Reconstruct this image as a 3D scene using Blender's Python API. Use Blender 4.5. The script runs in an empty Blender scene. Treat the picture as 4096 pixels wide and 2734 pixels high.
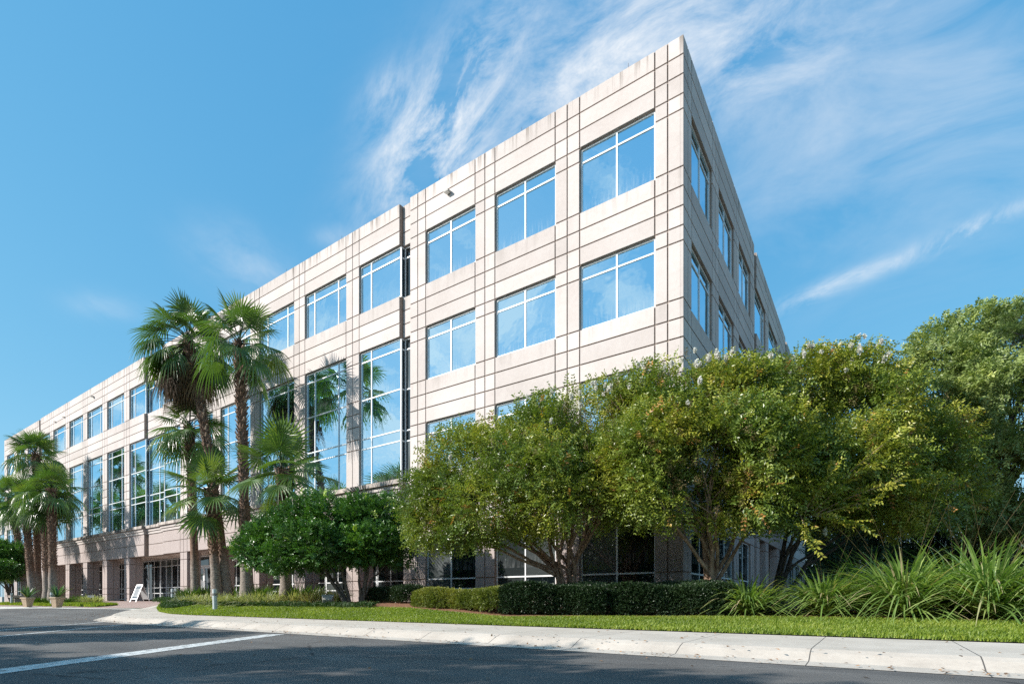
import bpy, math, random
import numpy as np
from mathutils import Vector

random.seed(7)
RNG = np.random.default_rng(7)
SC = bpy.context.scene
COL = SC.collection
R = math.radians

# ---------------------------------------------------------------- frame of reference
# X runs along the long facade (to the right), Y towards the building, Z up; the camera
# stands in the road at the origin (all heights are measured from its lens).
FPX, CX, HZ = 2115.0, 2048.0, 2396.4          # focal length and horizon on the 4096 px photo
CT, ST = 0.82571465, 0.56408805               # yaw 34.34 degrees
FV = 16.74                                    # Y of the long facade
CU = -4.92                                    # X of the building corner
SUN_DIR = Vector((0.85, 1.0, -0.75)).normalized()

def at_v(px, v):
    xr = (px - CX) / FPX
    d = v / (ST * xr + CT)
    return d * (CT * xr - ST), d
def at_d(px, py, d):
    xr = (px - CX) / FPX
    X = xr * d
    return np.array((CT * X - ST * d, ST * X + CT * d, (HZ - py) * d / FPX))

# ---------------------------------------------------------------- mesh building
class MB:
    def __init__(self):
        self.v = []; self.n = 0; self.f = {3: [], 4: []}; self.m = {3: [], 4: []}; self.ng = []
        self.t = []
    def raw(self, V, F, mat=0, tint=None):
        V = np.asarray(V, float); F = np.asarray(F, int)
        k = F.shape[1]
        self.f[k].append(F + self.n)
        self.m[k].append(np.full(len(F), mat))
        self.v.append(V)
        self.t.append(np.zeros(len(V)) if tint is None else np.broadcast_to(tint, (len(V),)))
        self.n += len(V)
    def box(self, x0, x1, y0, y1, z0, z1, mat=0, tf=None, tint=None):
        P = np.array([(x, y, z) for z in (z0, z1) for y in (y0, y1) for x in (x0, x1)], float)
        F = [(0, 2, 3, 1), (4, 5, 7, 6), (0, 1, 5, 4), (2, 6, 7, 3), (0, 4, 6, 2), (1, 3, 7, 5)]
        if tf is not None:
            P, flip = tf(P)
            if flip: F = [f[::-1] for f in F]
        self.raw(P, F, mat, tint)
    def quad(self, a, b, c, d, mat=0):
        self.raw([a, b, c, d], [(0, 1, 2, 3)], mat)
    def grid(self, G, mat=0, flip=False):
        G = np.asarray(G, float); a, b = G.shape[:2]
        i = np.arange(a * b).reshape(a, b)
        F = np.stack([i[:-1, :-1], i[1:, :-1], i[1:, 1:], i[:-1, 1:]], -1).reshape(-1, 4)
        if flip: F = F[:, ::-1]
        self.raw(G.reshape(-1, 3), F, mat)
    def tube(self, pts, rad, n=8, mat=0, cap=True):
        pts = np.asarray(pts, float); rad = np.broadcast_to(rad, (len(pts),))
        T = np.gradient(pts, axis=0); T /= np.linalg.norm(T, axis=1)[:, None] + 1e-9
        ref = np.array((0, 0, 1.0)) if abs(T[0, 2]) < .9 else np.array((1.0, 0, 0))
        rows = []
        for p, t, r in zip(pts, T, rad):
            a = np.cross(ref, t); a /= np.linalg.norm(a); b = np.cross(t, a); ref = np.cross(t, a) * 0 + ref
            an = np.arange(n) * 2 * np.pi / n
            rows.append(p + r * (np.cos(an)[:, None] * a + np.sin(an)[:, None] * b))
        G = np.array(rows); m = len(pts)
        F = []
        for i in range(m - 1):
            for j in range(n):
                k = (j + 1) % n
                F.append((i * n + j, i * n + k, (i + 1) * n + k, (i + 1) * n + j))
        V = G.reshape(-1, 3)
        base = self.n
        self.raw(V, F, mat)
        if cap:
            V2 = np.vstack([G[0], pts[:1], G[-1], pts[-1:]])
            F2 = [((j + 1) % n, j, n) for j in range(n)] + [(n + 1 + j, n + 1 + (j + 1) % n, 2 * n + 1) for j in range(n)]
            self.raw(V2, F2, mat)
    def lathe(self, prof, c=(0, 0, 0), n=20, mat=0):
        an = np.arange(n) * 2 * np.pi / n
        G = np.array([[(c[0] + r * math.cos(a), c[1] + r * math.sin(a), c[2] + z) for a in an] for r, z in prof])
        m = len(prof); F = []
        for i in range(m - 1):
            for j in range(n):
                k = (j + 1) % n
                F.append((i * n + j, i * n + k, (i + 1) * n + k, (i + 1) * n + j))
        self.raw(G.reshape(-1, 3), F, mat)
    def build(self, name, mats, parent=None, smooth=False, top=None):
        V = np.vstack(self.v)
        if parent is not None:
            w = Vector((0, 0, 0)); p = parent
            while p is not None: w = w + p.location; p = p.parent
            V = V - np.array(w)
        me = bpy.data.meshes.new(name)
        me.vertices.add(len(V)); me.vertices.foreach_set('co', V.astype(np.float32).ravel())
        loops, starts, mi, st = [], [], [], 0
        for k in (3, 4):
            if self.f[k]:
                F = np.vstack(self.f[k]); loops.append(F.ravel())
                starts.append(st + np.arange(len(F)) * k); st += F.size
                mi.append(np.concatenate(self.m[k]))
        L = np.concatenate(loops); S = np.concatenate(starts); M = np.concatenate(mi)
        me.loops.add(len(L)); me.loops.foreach_set('vertex_index', L.astype(np.int32))
        me.polygons.add(len(S)); me.polygons.foreach_set('loop_start', S.astype(np.int32))
        me.polygons.foreach_set('material_index', M.astype(np.int32))
        me.polygons.foreach_set('use_smooth', np.full(len(S), bool(smooth)))
        t = np.concatenate(self.t)
        if t.any():
            at = me.attributes.new('tint', 'FLOAT', 'POINT'); at.data.foreach_set('value', t.astype(np.float32))
        me.update(calc_edges=True)
        if not isinstance(mats, (list, tuple)): mats = [mats]
        for m in mats: me.materials.append(m)
        o = bpy.data.objects.new(name, me); COL.objects.link(o)
        if parent is not None: o.parent = parent
        return o

def tag(o, label=None, cat=None, group=None, kind=None):
    if label: o['label'] = label
    if cat: o['category'] = cat
    if group: o['group'] = group
    if kind: o['kind'] = kind
    return o
def empty(name, loc, label, cat, group=None):
    o = bpy.data.objects.new(name, None); COL.objects.link(o); o.location = tuple(float(x) for x in loc)
    o.empty_display_size = .3
    return tag(o, label, cat, group)
def copy_tree(o, parent=None):
    c = o.copy(); COL.objects.link(c); c.parent = parent
    for ch in [x for x in bpy.data.objects if x.parent == o]: copy_tree(ch, c)
    return c

# ---------------------------------------------------------------- materials
class NT:
    def __init__(self, tree): self.t = tree
    def n(self, typ, **kw):
        x = self.t.nodes.new(typ)
        ins = kw.pop('ins', {})
        for k, v in kw.items(): setattr(x, k, v)
        for k, v in ins.items(): self.set(x.inputs[k], v)
        return x
    def set(self, sock, v):
        if isinstance(v, bpy.types.NodeSocket): self.t.links.new(v, sock)
        else: sock.default_value = v
    def math(self, op, a, b=0.0, c=0.0, clamp=False):
        x = self.n('ShaderNodeMath', operation=op, use_clamp=clamp)
        self.set(x.inputs[0], a); self.set(x.inputs[1], b); self.set(x.inputs[2], c)
        return x.outputs[0]
    def noise(self, vec, scale, detail=4, rough=.55, dist=0.0):
        x = self.n('ShaderNodeTexNoise', ins={'Scale': scale, 'Detail': detail, 'Roughness': rough, 'Distortion': dist})
        if vec is not None: self.set(x.inputs['Vector'], vec)
        return x.outputs['Fac']
    def ramp(self, fac, stops, interp='LINEAR'):
        x = self.n('ShaderNodeValToRGB'); cr = x.color_ramp; cr.interpolation = interp
        while len(cr.elements) < len(stops): cr.elements.new(.5)
        for e, (p, c) in zip(cr.elements, stops):
            e.position = p; e.color = (c[0], c[1], c[2], 1) if not isinstance(c, (int, float)) else (c, c, c, 1)
        self.set(x.inputs[0], fac)
        return x.outputs[0]
    def maprange(self, v, a, b, c=0., d=1., smooth=False):
        x = self.n('ShaderNodeMapRange', clamp=True)
        if smooth: x.interpolation_type = 'SMOOTHSTEP'
        for i, q in enumerate((v, a, b, c, d)): self.set(x.inputs[i], q)
        return x.outputs[0]
    def mix(self, fac, a, b, blend='MIX'):
        x = self.n('ShaderNodeMix', data_type='RGBA', blend_type=blend)
        self.set(x.inputs[0], fac)
        for s, v in ((x.inputs[6], a), (x.inputs[7], b)):
            self.set(s, (*v, 1) if isinstance(v, tuple) and len(v) == 3 else v)
        return x.outputs[2]
    def mapping(self, vec, scale=(1, 1, 1), rot=(0, 0, 0), loc=(0, 0, 0)):
        x = self.n('ShaderNodeMapping', ins={'Scale': scale, 'Rotation': rot, 'Location': loc}); self.set(x.inputs[0], vec)
        return x.outputs[0]
    def bump(self, h, strength=.3, dist=.02):
        x = self.n('ShaderNodeBump', ins={'Strength': strength, 'Distance': dist}); self.set(x.inputs['Height'], h)
        return x.outputs[0]

def new_mat(name):
    m = bpy.data.materials.new(name); m.use_nodes = True
    nt = NT(m.node_tree); b = m.node_tree.nodes['Principled BSDF']
    co = nt.n('ShaderNodeNewGeometry').outputs['Position']     # world position
    return m, nt, b, co

def simple(name, col, rough=.6, var=.15, scale=6., bump=0., metal=0., spec=.5, bscale=40):
    m, nt, b, co = new_mat(name)
    f = nt.noise(co, scale, 5)
    c0 = tuple(x * (1 - var) for x in col); c1 = tuple(min(1, x * (1 + var)) for x in col)
    nt.set(b.inputs['Base Color'], nt.ramp(f, [(.3, c0), (.7, c1)]))
    b.inputs['Roughness'].default_value = rough; b.inputs['Metallic'].default_value = metal
    b.inputs['Specular IOR Level'].default_value = spec
    if bump: nt.set(b.inputs['Normal'], nt.bump(nt.noise(co, bscale, 4), bump, .01))
    return m

def mat_precast():
    m, nt, b, co = new_mat('precast_panel')
    big = nt.noise(co, .5, 4); fine = nt.noise(co, 7., 6, .7)
    base = nt.ramp(nt.math('ADD', nt.math('MULTIPLY', big, .6), nt.math('MULTIPLY', fine, .4)),
                   [(.34, (.505, .446, .415)), (.5, (.56, .50, .468)), (.66, (.605, .55, .52))])
    # rain streaks: vertical stretches of noise, strongest just under the coping and under the sills
    st = nt.noise(nt.mapping(co, (5., 5., .22)), 1.0, 4, .6)
    st2 = nt.noise(nt.mapping(co, (1.3, 1.3, .12)), 1.0, 3, .6)
    sp = nt.n('ShaderNodeSeparateXYZ'); nt.set(sp.inputs[0], co); z = sp.outputs[2]
    top = nt.maprange(z, 17.0, 17.75)
    k = nt.math('MULTIPLY', nt.math('SUBTRACT', z, 5.36 - 0.0), 1 / 4.13)
    fr = nt.math('FRACT', k)                                     # 0 just above a sill, 1 just below
    under = nt.maprange(fr, .80, 1.0)
    s = nt.math('MULTIPLY', nt.maprange(st, .50, .72), nt.math('ADD', nt.math('MULTIPLY', top, .9), nt.math('MULTIPLY', under, .32)))
    s = nt.math('ADD', s, nt.math('MULTIPLY', nt.maprange(st2, .58, .8), nt.math('MULTIPLY', under, .5)))
    pt_ = nt.n('ShaderNodeAttribute', attribute_name='tint')
    hs = nt.n('ShaderNodeHueSaturation'); nt.set(hs.inputs['Color'], base); nt.set(hs.inputs['Value'], nt.maprange(pt_.outputs['Fac'], 0, 1, .90, 1.07))
    colr = nt.mix(nt.math('MINIMUM', s, .8), hs.outputs[0], (.20, .17, .145))
    nt.set(b.inputs['Base Color'], colr); b.inputs['Roughness'].default_value = .85
    b.inputs['Specular IOR Level'].default_value = .25
    nt.set(b.inputs['Normal'], nt.bump(nt.noise(co, 30, 5), .25, .006))
    return m
def mat_aggregate():
    m, nt, b, co = new_mat('exposed_aggregate')
    v = nt.n('ShaderNodeTexVoronoi', ins={'Scale': 38.}); nt.set(v.inputs['Vector'], co)
    f = nt.noise(co, 55., 4, .7); big = nt.noise(co, .8, 3)
    c = nt.ramp(f, [(.32, (.23, .187, .172)), (.5, (.40, .335, .312)), (.68, (.62, .54, .51))])
    c = nt.mix(nt.maprange(big, .3, .7, 0, .35), c, (.34, .275, .25))
    nt.set(b.inputs['Base Color'], c); b.inputs['Roughness'].default_value = .9
    nt.set(b.inputs['Normal'], nt.bump(v.outputs['Distance'], .5, .01))
    return m
def mat_ledge():
    m, nt, b, co = new_mat('weathered_ledge')
    f = nt.noise(nt.mapping(co, (3, 3, .6)), 1., 5, .65)
    nt.set(b.inputs['Base Color'], nt.ramp(f, [(.38, (.10, .09, .08)), (.5, (.36, .31, .275)), (.65, (.55, .48, .43))]))
    b.inputs['Roughness'].default_value = .9
    return m
def mat_glass(name, tint=(.58, .85, 1.0), fac=.88, dark=(.008, .02, .03)):
    m, nt, b, co = new_mat(name)
    nt.t.nodes.remove(b)
    out = nt.t.nodes['Material Output']
    w = nt.noise(co, .9, 3, .5)
    nb = nt.bump(w, .06, .12)
    g = nt.n('ShaderNodeBsdfGlossy', ins={'Color': (*tint, 1), 'Roughness': .004}); nt.set(g.inputs['Normal'], nb)
    at_ = nt.n('ShaderNodeAttribute', attribute_name='tint')        # some lites have their blinds down
    sl_ = nt.n('ShaderNodeSeparateXYZ'); nt.set(sl_.inputs[0], co)
    slat = nt.math('MULTIPLY_ADD', nt.math('SINE', nt.math('MULTIPLY', sl_.outputs[2], 120.)), .2, .8)
    d = nt.n('ShaderNodeBsdfDiffuse'); nt.set(d.inputs['Color'], nt.mix(nt.math('MULTIPLY', nt.maprange(at_.outputs['Fac'], .35, 1.), slat), dark, (.16, .18, .18)))
    # streaky film of dust near the lower edge of the panes
    sp = nt.n('ShaderNodeSeparateXYZ'); nt.set(sp.inputs[0], co)
    fr = nt.math('FRACT', nt.math('MULTIPLY', nt.math('SUBTRACT', sp.outputs[2], 5.36), 1 / 4.13))
    st = nt.noise(nt.mapping(co, (16., 16., 1.2)), 1., 4, .7)
    dust = nt.math('MULTIPLY', nt.maprange(fr, .16, .0), nt.maprange(st, .45, .75, 0., .28))
    dd = nt.n('ShaderNodeBsdfDiffuse', ins={'Color': (.6, .62, .62, 1)})
    lw = nt.n('ShaderNodeLayerWeight', ins={'Blend': .35})
    f = nt.math('ADD', fac, nt.math('MULTIPLY', lw.outputs['Fresnel'], 1 - fac), clamp=True)
    x = nt.n('ShaderNodeMixShader'); nt.set(x.inputs[0], f); nt.set(x.inputs[1], d.outputs[0]); nt.set(x.inputs[2], g.outputs[0])
    y = nt.n('ShaderNodeMixShader'); nt.set(y.inputs[0], dust); nt.set(y.inputs[1], x.outputs[0]); nt.set(y.inputs[2], dd.outputs[0])
    nt.set(out.inputs[0], y.outputs[0])
    return m
def mat_leaf(name, stops, rough=.45, trans=.35, tcol=(1.15, 1.25, .5), spec=.5):
    m, nt, b, co = new_mat(name)
    a = nt.n('ShaderNodeAttribute', attribute_name='tint')
    c = nt.ramp(a.outputs['Fac'], stops)
    nt.set(b.inputs['Base Color'], c); b.inputs['Roughness'].default_value = rough
    b.inputs['Specular IOR Level'].default_value = spec
    tr = nt.n('ShaderNodeBsdfTranslucent')
    nt.set(tr.inputs['Color'], nt.mix(1.0, c, tcol, 'MULTIPLY'))
    x = nt.n('ShaderNodeMixShader', ins={0: trans}); nt.set(x.inputs[1], b.outputs[0]); nt.set(x.inputs[2], tr.outputs[0])
    nt.set(nt.t.nodes['Material Output'].inputs[0], x.outputs[0])
    return m
def mat_bark(name, c0, c1, scale=(6, 6, 1.5), bump=.6):
    m, nt, b, co = new_mat(name)
    f = nt.noise(nt.mapping(co, scale), 3., 6, .65)
    nt.set(b.inputs['Base Color'], nt.ramp(f, [(.35, c0), (.65, c1)])); b.inputs['Roughness'].default_value = .85
    nt.set(b.inputs['Normal'], nt.bump(f, bump, .02))
    return m
def mat_palm_bark(name):
    m, nt, b, co = new_mat(name)
    f = nt.noise(nt.mapping(co, (5, 5, 14)), 1.5, 5, .65)
    g = nt.noise(co, 9., 4)
    c = nt.ramp(f, [(.35, (.135, .105, .085)), (.65, (.33, .285, .24))])
    sp = nt.n('ShaderNodeSeparateXYZ'); nt.set(sp.inputs[0], co)
    up = nt.maprange(nt.math('ADD', sp.outputs[2], nt.math('MULTIPLY', g, 1.0)), 2.0, 3.0)
    c = nt.mix(up, c, nt.ramp(f, [(.35, (.10, .055, .035)), (.65, (.25, .15, .10))]))
    nt.set(b.inputs['Base Color'], c); b.inputs['Roughness'].default_value = .9
    nt.set(b.inputs['Normal'], nt.bump(f, .7, .03))
    return m
def mat_asphalt():
    m, nt, b, co = new_mat('asphalt')
    big = nt.noise(co, .28, 5, .6); mid = nt.noise(nt.mapping(co, (.5, 2.2, 1)), 1.1, 4); fine = nt.noise(co, 60, 3, .8); sp = nt.noise(co, 140, 2, .9)
    h = nt.math('ADD', nt.math('MULTIPLY', big, .55), nt.math('MULTIPLY', mid, .45))
    c = nt.ramp(h, [(.35, (.112, .105, .098)), (.55, (.158, .149, .139)), (.7, (.22, .208, .193))])
    c = nt.mix(nt.maprange(fine, .4, .7, 0, .55), c, (.05, .051, .053))
    c = nt.mix(nt.maprange(sp, .66, .8, 0, .45), c, (.25, .24, .22))
    vo = nt.n('ShaderNodeTexVoronoi', feature='DISTANCE_TO_EDGE', ins={'Scale': .16}); nt.set(vo.inputs['Vector'], nt.mapping(co, (1, 1.4, 0), (0, 0, .4)))
    ck = nt.math('LESS_THAN', nt.math('ADD', vo.outputs['Distance'], nt.math('MULTIPLY', nt.noise(co, 3, 6, .7), .05)), .0275)
    c = nt.mix(nt.math('MULTIPLY', ck, .6), c, (.022, .022, .023))
    sy = nt.n('ShaderNodeSeparateXYZ'); nt.set(sy.inputs[0], co)
    track = nt.math('MULTIPLY', nt.maprange(nt.math('SINE', nt.math('ADD', nt.math('MULTIPLY', sy.outputs[1], 3.6), nt.math('MULTIPLY', nt.noise(co, .25, 2), 4.))), .2, 1.), nt.maprange(nt.noise(co, .5, 4), .35, .6, 0, .35))
    c = nt.mix(track, c, (.06, .061, .063))
    oil = nt.maprange(nt.noise(co, .8, 5, .7), .64, .74, 0, .6)
    c = nt.mix(oil, c, (.035, .034, .034))
    nt.set(b.inputs['Base Color'], c); b.inputs['Roughness'].default_value = .82
    b.inputs['Specular IOR Level'].default_value = .15
    nt.set(b.inputs['Normal'], nt.bump(fine, .55, .012))
    return m
def mat_concrete(name='walk_concrete', base=((.44, .385, .32), (.56, .495, .42)), joints=True):
    m, nt, b, co = new_mat(name)
    f = nt.noise(co, 1.1, 6, .65); g = nt.noise(co, 24, 4, .7)
    c = nt.ramp(nt.math('ADD', nt.math('MULTIPLY', f, .7), nt.math('MULTIPLY', g, .3)), [(.36, base[0]), (.62, base[1])])
    st = nt.noise(co, .9, 5, .7, .6)
    c = nt.mix(nt.maprange(st, .57, .72, 0, .28), c, (.27, .235, .195))
    if joints:
        sp = nt.n('ShaderNodeSeparateXYZ'); nt.set(sp.inputs[0], co)
        x = nt.math('ADD', sp.outputs[0], nt.math('MULTIPLY', nt.noise(co, 2.0, 2), .012))
        fr = nt.math('FRACT', nt.math('MULTIPLY', nt.math('ADD', x, 300.35), 1 / 1.62))
        j = nt.math('LESS_THAN', fr, .0085)
        v = nt.n('ShaderNodeTexVoronoi', feature='DISTANCE_TO_EDGE', ins={'Scale': .21})
        nt.set(v.inputs['Vector'], nt.mapping(co, (1, 1, 0)))
        wob = nt.noise(co, 5, 4)
        crack = nt.math('LESS_THAN', nt.math('ADD', v.outputs['Distance'], nt.math('MULTIPLY', wob, .012)), .0088)
        nt.set(b.inputs['Base Color'], nt.mix(nt.math('MAXIMUM', j, nt.math('MULTIPLY', crack, 0.0)), c, (.09, .08, .07)))
    else:
        nt.set(b.inputs['Base Color'], c)
    b.inputs['Roughness'].default_value = .9
    nt.set(b.inputs['Normal'], nt.bump(g, .3, .006))
    return m
def mat_paint():
    m, nt, b, co = new_mat('road_paint')
    f = nt.noise(co, 9., 6, .75)
    nt.set(b.inputs['Base Color'], nt.ramp(f, [(.40, (.13, .13, .125)), (.48, (.56, .56, .535)), (.8, (.72, .72, .69))]))
    b.inputs['Roughness'].default_value = .7
    return m
def mat_brick():
    m, nt, b, co = new_mat('brick_paver')
    br = nt.n('ShaderNodeTexBrick', ins={'Scale': 4.5, 'Color1': (.36, .235, .195, 1), 'Color2': (.28, .19, .165, 1), 'Mortar': (.20, .16, .14, 1), 'Mortar Size': .018})
    nt.set(br.inputs['Vector'], nt.mapping(co, (1, 1, 0), (0, 0, R(45))))
    f = nt.noise(co, .9, 5)
    nt.set(b.inputs['Base Color'], nt.mix(nt.maprange(f, .35, .7, 0, .4), br.outputs['Color'], (.42, .33, .28)))
    b.inputs['Roughness'].default_value = .85
    return m
def mat_lawn():
    m, nt, b, co = new_mat('lawn_turf')
    f = nt.noise(co, 40, 4, .7); g = nt.noise(co, 1.2, 4)
    c = nt.ramp(f, [(.3, (.025, .045, .008)), (.7, (.09, .15, .022))])
    nt.set(b.inputs['Base Color'], nt.mix(nt.maprange(g, .4, .7, 0, .4), c, (.11, .15, .03)))
    b.inputs['Roughness'].default_value = .9
    return m
def mat_mulch():
    m, nt, b, co = new_mat('pine_straw')
    f = nt.noise(nt.mapping(co, (10, 34, 10), (0, 0, .6)), 1.3, 5, .75)
    g = nt.noise(nt.mapping(co, (34, 9, 10), (0, 0, .3)), 1.3, 5, .75)
    nt.set(b.inputs['Base Color'], nt.ramp(nt.math('MULTIPLY', nt.math('ADD', f, g), .5), [(.36, (.05, .024, .013)), (.5, (.22, .10, .05)), (.66, (.42, .22, .12))]))
    b.inputs['Roughness'].default_value = .95
    nt.set(b.inputs['Normal'], nt.bump(f, .8, .04))
    return m

M = dict(
    precast=mat_precast(), aggregate=mat_aggregate(), ledge=mat_ledge(),
    joint=simple('joint_shadow_gap', (.30, .235, .195), .9, .2, 3), glass=mat_glass('reflective_glass'),
    dark_reflection_glass=mat_glass('dark_reflection_glass', (.45, .52, .55), .20, (.006, .010, .012)),  # same glazing, less mirrored; its dark reflections are put into the colour
    frame=simple('white_aluminium', (.74, .76, .77), .4, .04), soffit=simple('soffit_stucco', (.62, .53, .46), .9, .06),
    roof=simple('roof_gravel', (.35, .34, .32), .9, .2),
    asphalt=mat_asphalt(), concrete=mat_concrete(), band=mat_concrete('flush_concrete', ((.50, .47, .42), (.66, .63, .57)), False), paint=mat_paint(), brick=mat_brick(),
    lawn=mat_lawn(), mulch=mat_mulch(), ground=simple('far_ground', (.07, .09, .035), .95, .3, .05),
    grass=mat_leaf('grass_blade', [(0, (0.119, 0.182, 0.018)), (.5, (0.227, 0.313, 0.033)), (1, (0.404, 0.421, 0.079))], .5, .4),
    crape=mat_leaf('crape_leaf', [(0, (0.066, 0.117, 0.025)), (.38, (0.132, 0.199, 0.034)), (.72, (0.273, 0.311, 0.043)), (.88, (0.434, 0.383, 0.056)), (.95, (0.475, 0.267, 0.079)), (1, (0.475, 0.214, 0.062))], .36, .26),
    lig=mat_leaf('ligustrum_leaf', [(0, (0.037, 0.097, 0.022)), (.55, (0.079, 0.190, 0.031)), (.85, (0.199, 0.360, 0.047)), (1, (0.457, 0.600, 0.087))], .36, .22, spec=.5),
    oak=mat_leaf('oak_leaf', [(0, (0.121, 0.174, 0.062)), (.6, (0.248, 0.316, 0.095)), (1, (0.480, 0.522, 0.141))], .45, .25),
    dark=mat_leaf('evergreen_leaf', [(0, (0.021, 0.044, 0.017)), (.6, (0.051, 0.094, 0.030)), (1, (0.118, 0.169, 0.051))], .4, .2),
    street=mat_leaf('street_tree_leaf', [(0, (.02, .04, .012)), (1, (.06, .10, .025))], .5, .25),
    hedge=mat_leaf('hedge_leaf', [(0, (0.014, 0.031, 0.014)), (.7, (0.031, 0.062, 0.022)), (1, (0.067, 0.112, 0.039))], .42, .15, spec=.4),
    gold=mat_leaf('golden_hedge_leaf', [(0, (0.062, 0.097, 0.019)), (.5, (0.161, 0.201, 0.036)), (1, (0.373, 0.350, 0.083))], .45, .3),
    fan=mat_leaf('palm_fan', [(0, (0.050, 0.099, 0.025)), (.5, (0.091, 0.169, 0.036)), (1, (0.228, 0.273, 0.063))], .30, .34, spec=.6),
    dead=mat_leaf('dry_frond', [(0, (.07, .043, .025)), (.6, (.16, .10, .055)), (1, (.32, .22, .10))], .8, .25, (1.1, 1., .7)),
    pampas=mat_leaf('tall_grass_blade', [(0, (0.095, 0.167, 0.048)), (.5, (0.215, 0.332, 0.080)), (.93, (0.405, 0.489, 0.161)), (1, (0.535, 0.445, 0.265))], .36, .38),
    lily=mat_leaf('strap_leaf', [(0, (.03, .08, .010)), (1, (.10, .18, .02))], .4, .35),
    varieg=mat_leaf('variegated_leaf', [(0, (.20, .27, .07)), (.5, (.45, .46, .22)), (1, (.60, .56, .34))], .5, .3),
    agave=mat_leaf('agave_leaf', [(0, (.05, .12, .035)), (.9, (.11, .21, .06)), (1, (.28, .25, .05))], .4, .2),
    juniper=mat_leaf('juniper', [(0, (.025, .065, .015)), (1, (.065, .13, .025))], .6, .2),
    pine=mat_leaf('pine_needle', [(0, (.05, .10, .02)), (1, (.14, .20, .04))], .5, .3),
    blossom=mat_leaf('blossom', [(0, (.62, .60, .52)), (1, (.85, .84, .78))], .7, .4, (1, 1, 1)),
    seed=mat_leaf('seed_head', [(0, (.11, .085, .03)), (1, (.24, .18, .06))], .7, .2),
    crapebark=mat_bark('crape_bark', (.13, .07, .045), (.40, .28, .19), (5, 5, 1.2), .4),
    bark=mat_bark('grey_bark', (.05, .042, .034), (.17, .145, .12)), oakbark=mat_bark('oak_bark', (.035, .03, .026), (.11, .095, .08)),
    palmbark=mat_palm_bark('palm_trunk'), boot=mat_leaf('leaf_base', [(0, (.07, .04, .026)), (.55, (.20, .12, .075)), (1, (.42, .31, .22))], .85, .05, (1, 1, 1)),
    bollard=simple('grey_painted_metal', (.50, .55, .56), .45, .05), lens=simple('bollard_lens', (.72, .72, .68), .2, .1, 20),
    louvre=simple('louvre_metal', (.35, .36, .36), .35, .1), planter=simple('sandstone_planter', (.40, .30, .205), .85, .12, 4, .3),
    soil=simple('soil', (.05, .035, .025), .95, .3), alu=simple('bare_aluminium', (.62, .63, .64), .35, .05, metal=.6),
    poster=simple('poster_white', (.40, .41, .415), .9, .03, spec=.1), posterblue=simple('poster_blue', (.10, .20, .42), .5, .1), postergrey=simple('poster_grey', (.085, .12, .15), .9, .1, spec=.1),
    dkmetal=simple('dark_brown_metal', (.05, .042, .038), .5, .15), lightgrey=simple('light_box', (.36, .35, .32), .6, .08),
    copper=simple('lightning_rod', (.12, .08, .06), .6, .1), leafdry=mat_leaf('fallen_leaf', [(0, (.12, .06, .03)), (1, (.36, .20, .09))], .8, .1, (1, 1, 1)),
    farwall=simple('far_building_band', (.42, .39, .37), .8, .06), stone=simple('stone_cap', (.48, .39, .33), .85, .1), ink=simple('ink_dark', (.10, .11, .13), .6, .1),
)

# ---------------------------------------------------------------- heights of the site
def smooth(a, b, x):
    t = np.clip((np.asarray(x, float) - a) / (b - a), 0, 1); return t * t * (3 - 2 * t)
def z_road(u, v):
    return -.77 + .27 * np.clip((np.asarray(v, float) - 7) / 4, 0, 1) * smooth(-23, -27.5, u)
def z_lawn(u, v):
    u = np.asarray(u, float); v = np.asarray(v, float)
    k = .045 + .105 * smooth(-4, -14, u)
    return np.minimum(-.595 + k * np.clip(v - 10.2, 0, None), -.10 - .15 * smooth(-14, -4, u)) + .12 * smooth(-26, -31, u) * np.clip(1 - (v - 11) / 4, 0, 1)
KERB = [((60, 7.0), (60, 10.2)), ((20, 7.0), (20, 10.2)), ((5, 7.0), (5, 10.2)), ((0, 7.), (0, 10.2)), ((-5, 7), (-5, 10.2)), ((-10, 7), (-10, 10.2)), ((-15, 7), (-15, 10.2)),
        ((-20, 7.0), (-20, 10.2)), ((-22.3, 7.12), (-22.3, 10.2)), ((-24.0, 7.45), (-24.4, 10.28)), ((-25.4, 8.15), (-26.4, 10.65)), ((-26.5, 8.95), (-28.1, 11.25)),
        ((-28.3, 10.05), (-29.7, 12.0)), ((-30.6, 11.1), (-31.0, 12.8))]
def kerb_dense():
    out = []
    for (a0, b0), (a1, b1) in zip(KERB[:-1], KERB[1:]):
        n = max(1, int(math.hypot(a1[0] - a0[0], a1[1] - a0[1]) / 1.2))
        for i in range(n):
            t = i / n
            out.append((np.array(a0) * (1 - t) + np.array(a1) * t, np.array(b0) * (1 - t) + np.array(b1) * t))
    out.append((np.array(KERB[-1][0], float), np.array(KERB[-1][1], float)))
    return out
KD = kerb_dense()
BED = np.array([(-36, 15.2), (-31, 13.2), (-23.9, 12.3), (-12.4, 12.3), (-9.2, 11.75), (-8.0, 11.5), (-5.6, 12.8), (-3.56, 13.6), (-.9, 14.0), (2.4, 13.7), (60, 13.7)])
def bed_v(u): return np.interp(u, BED[:, 0], BED[:, 1])

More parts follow.
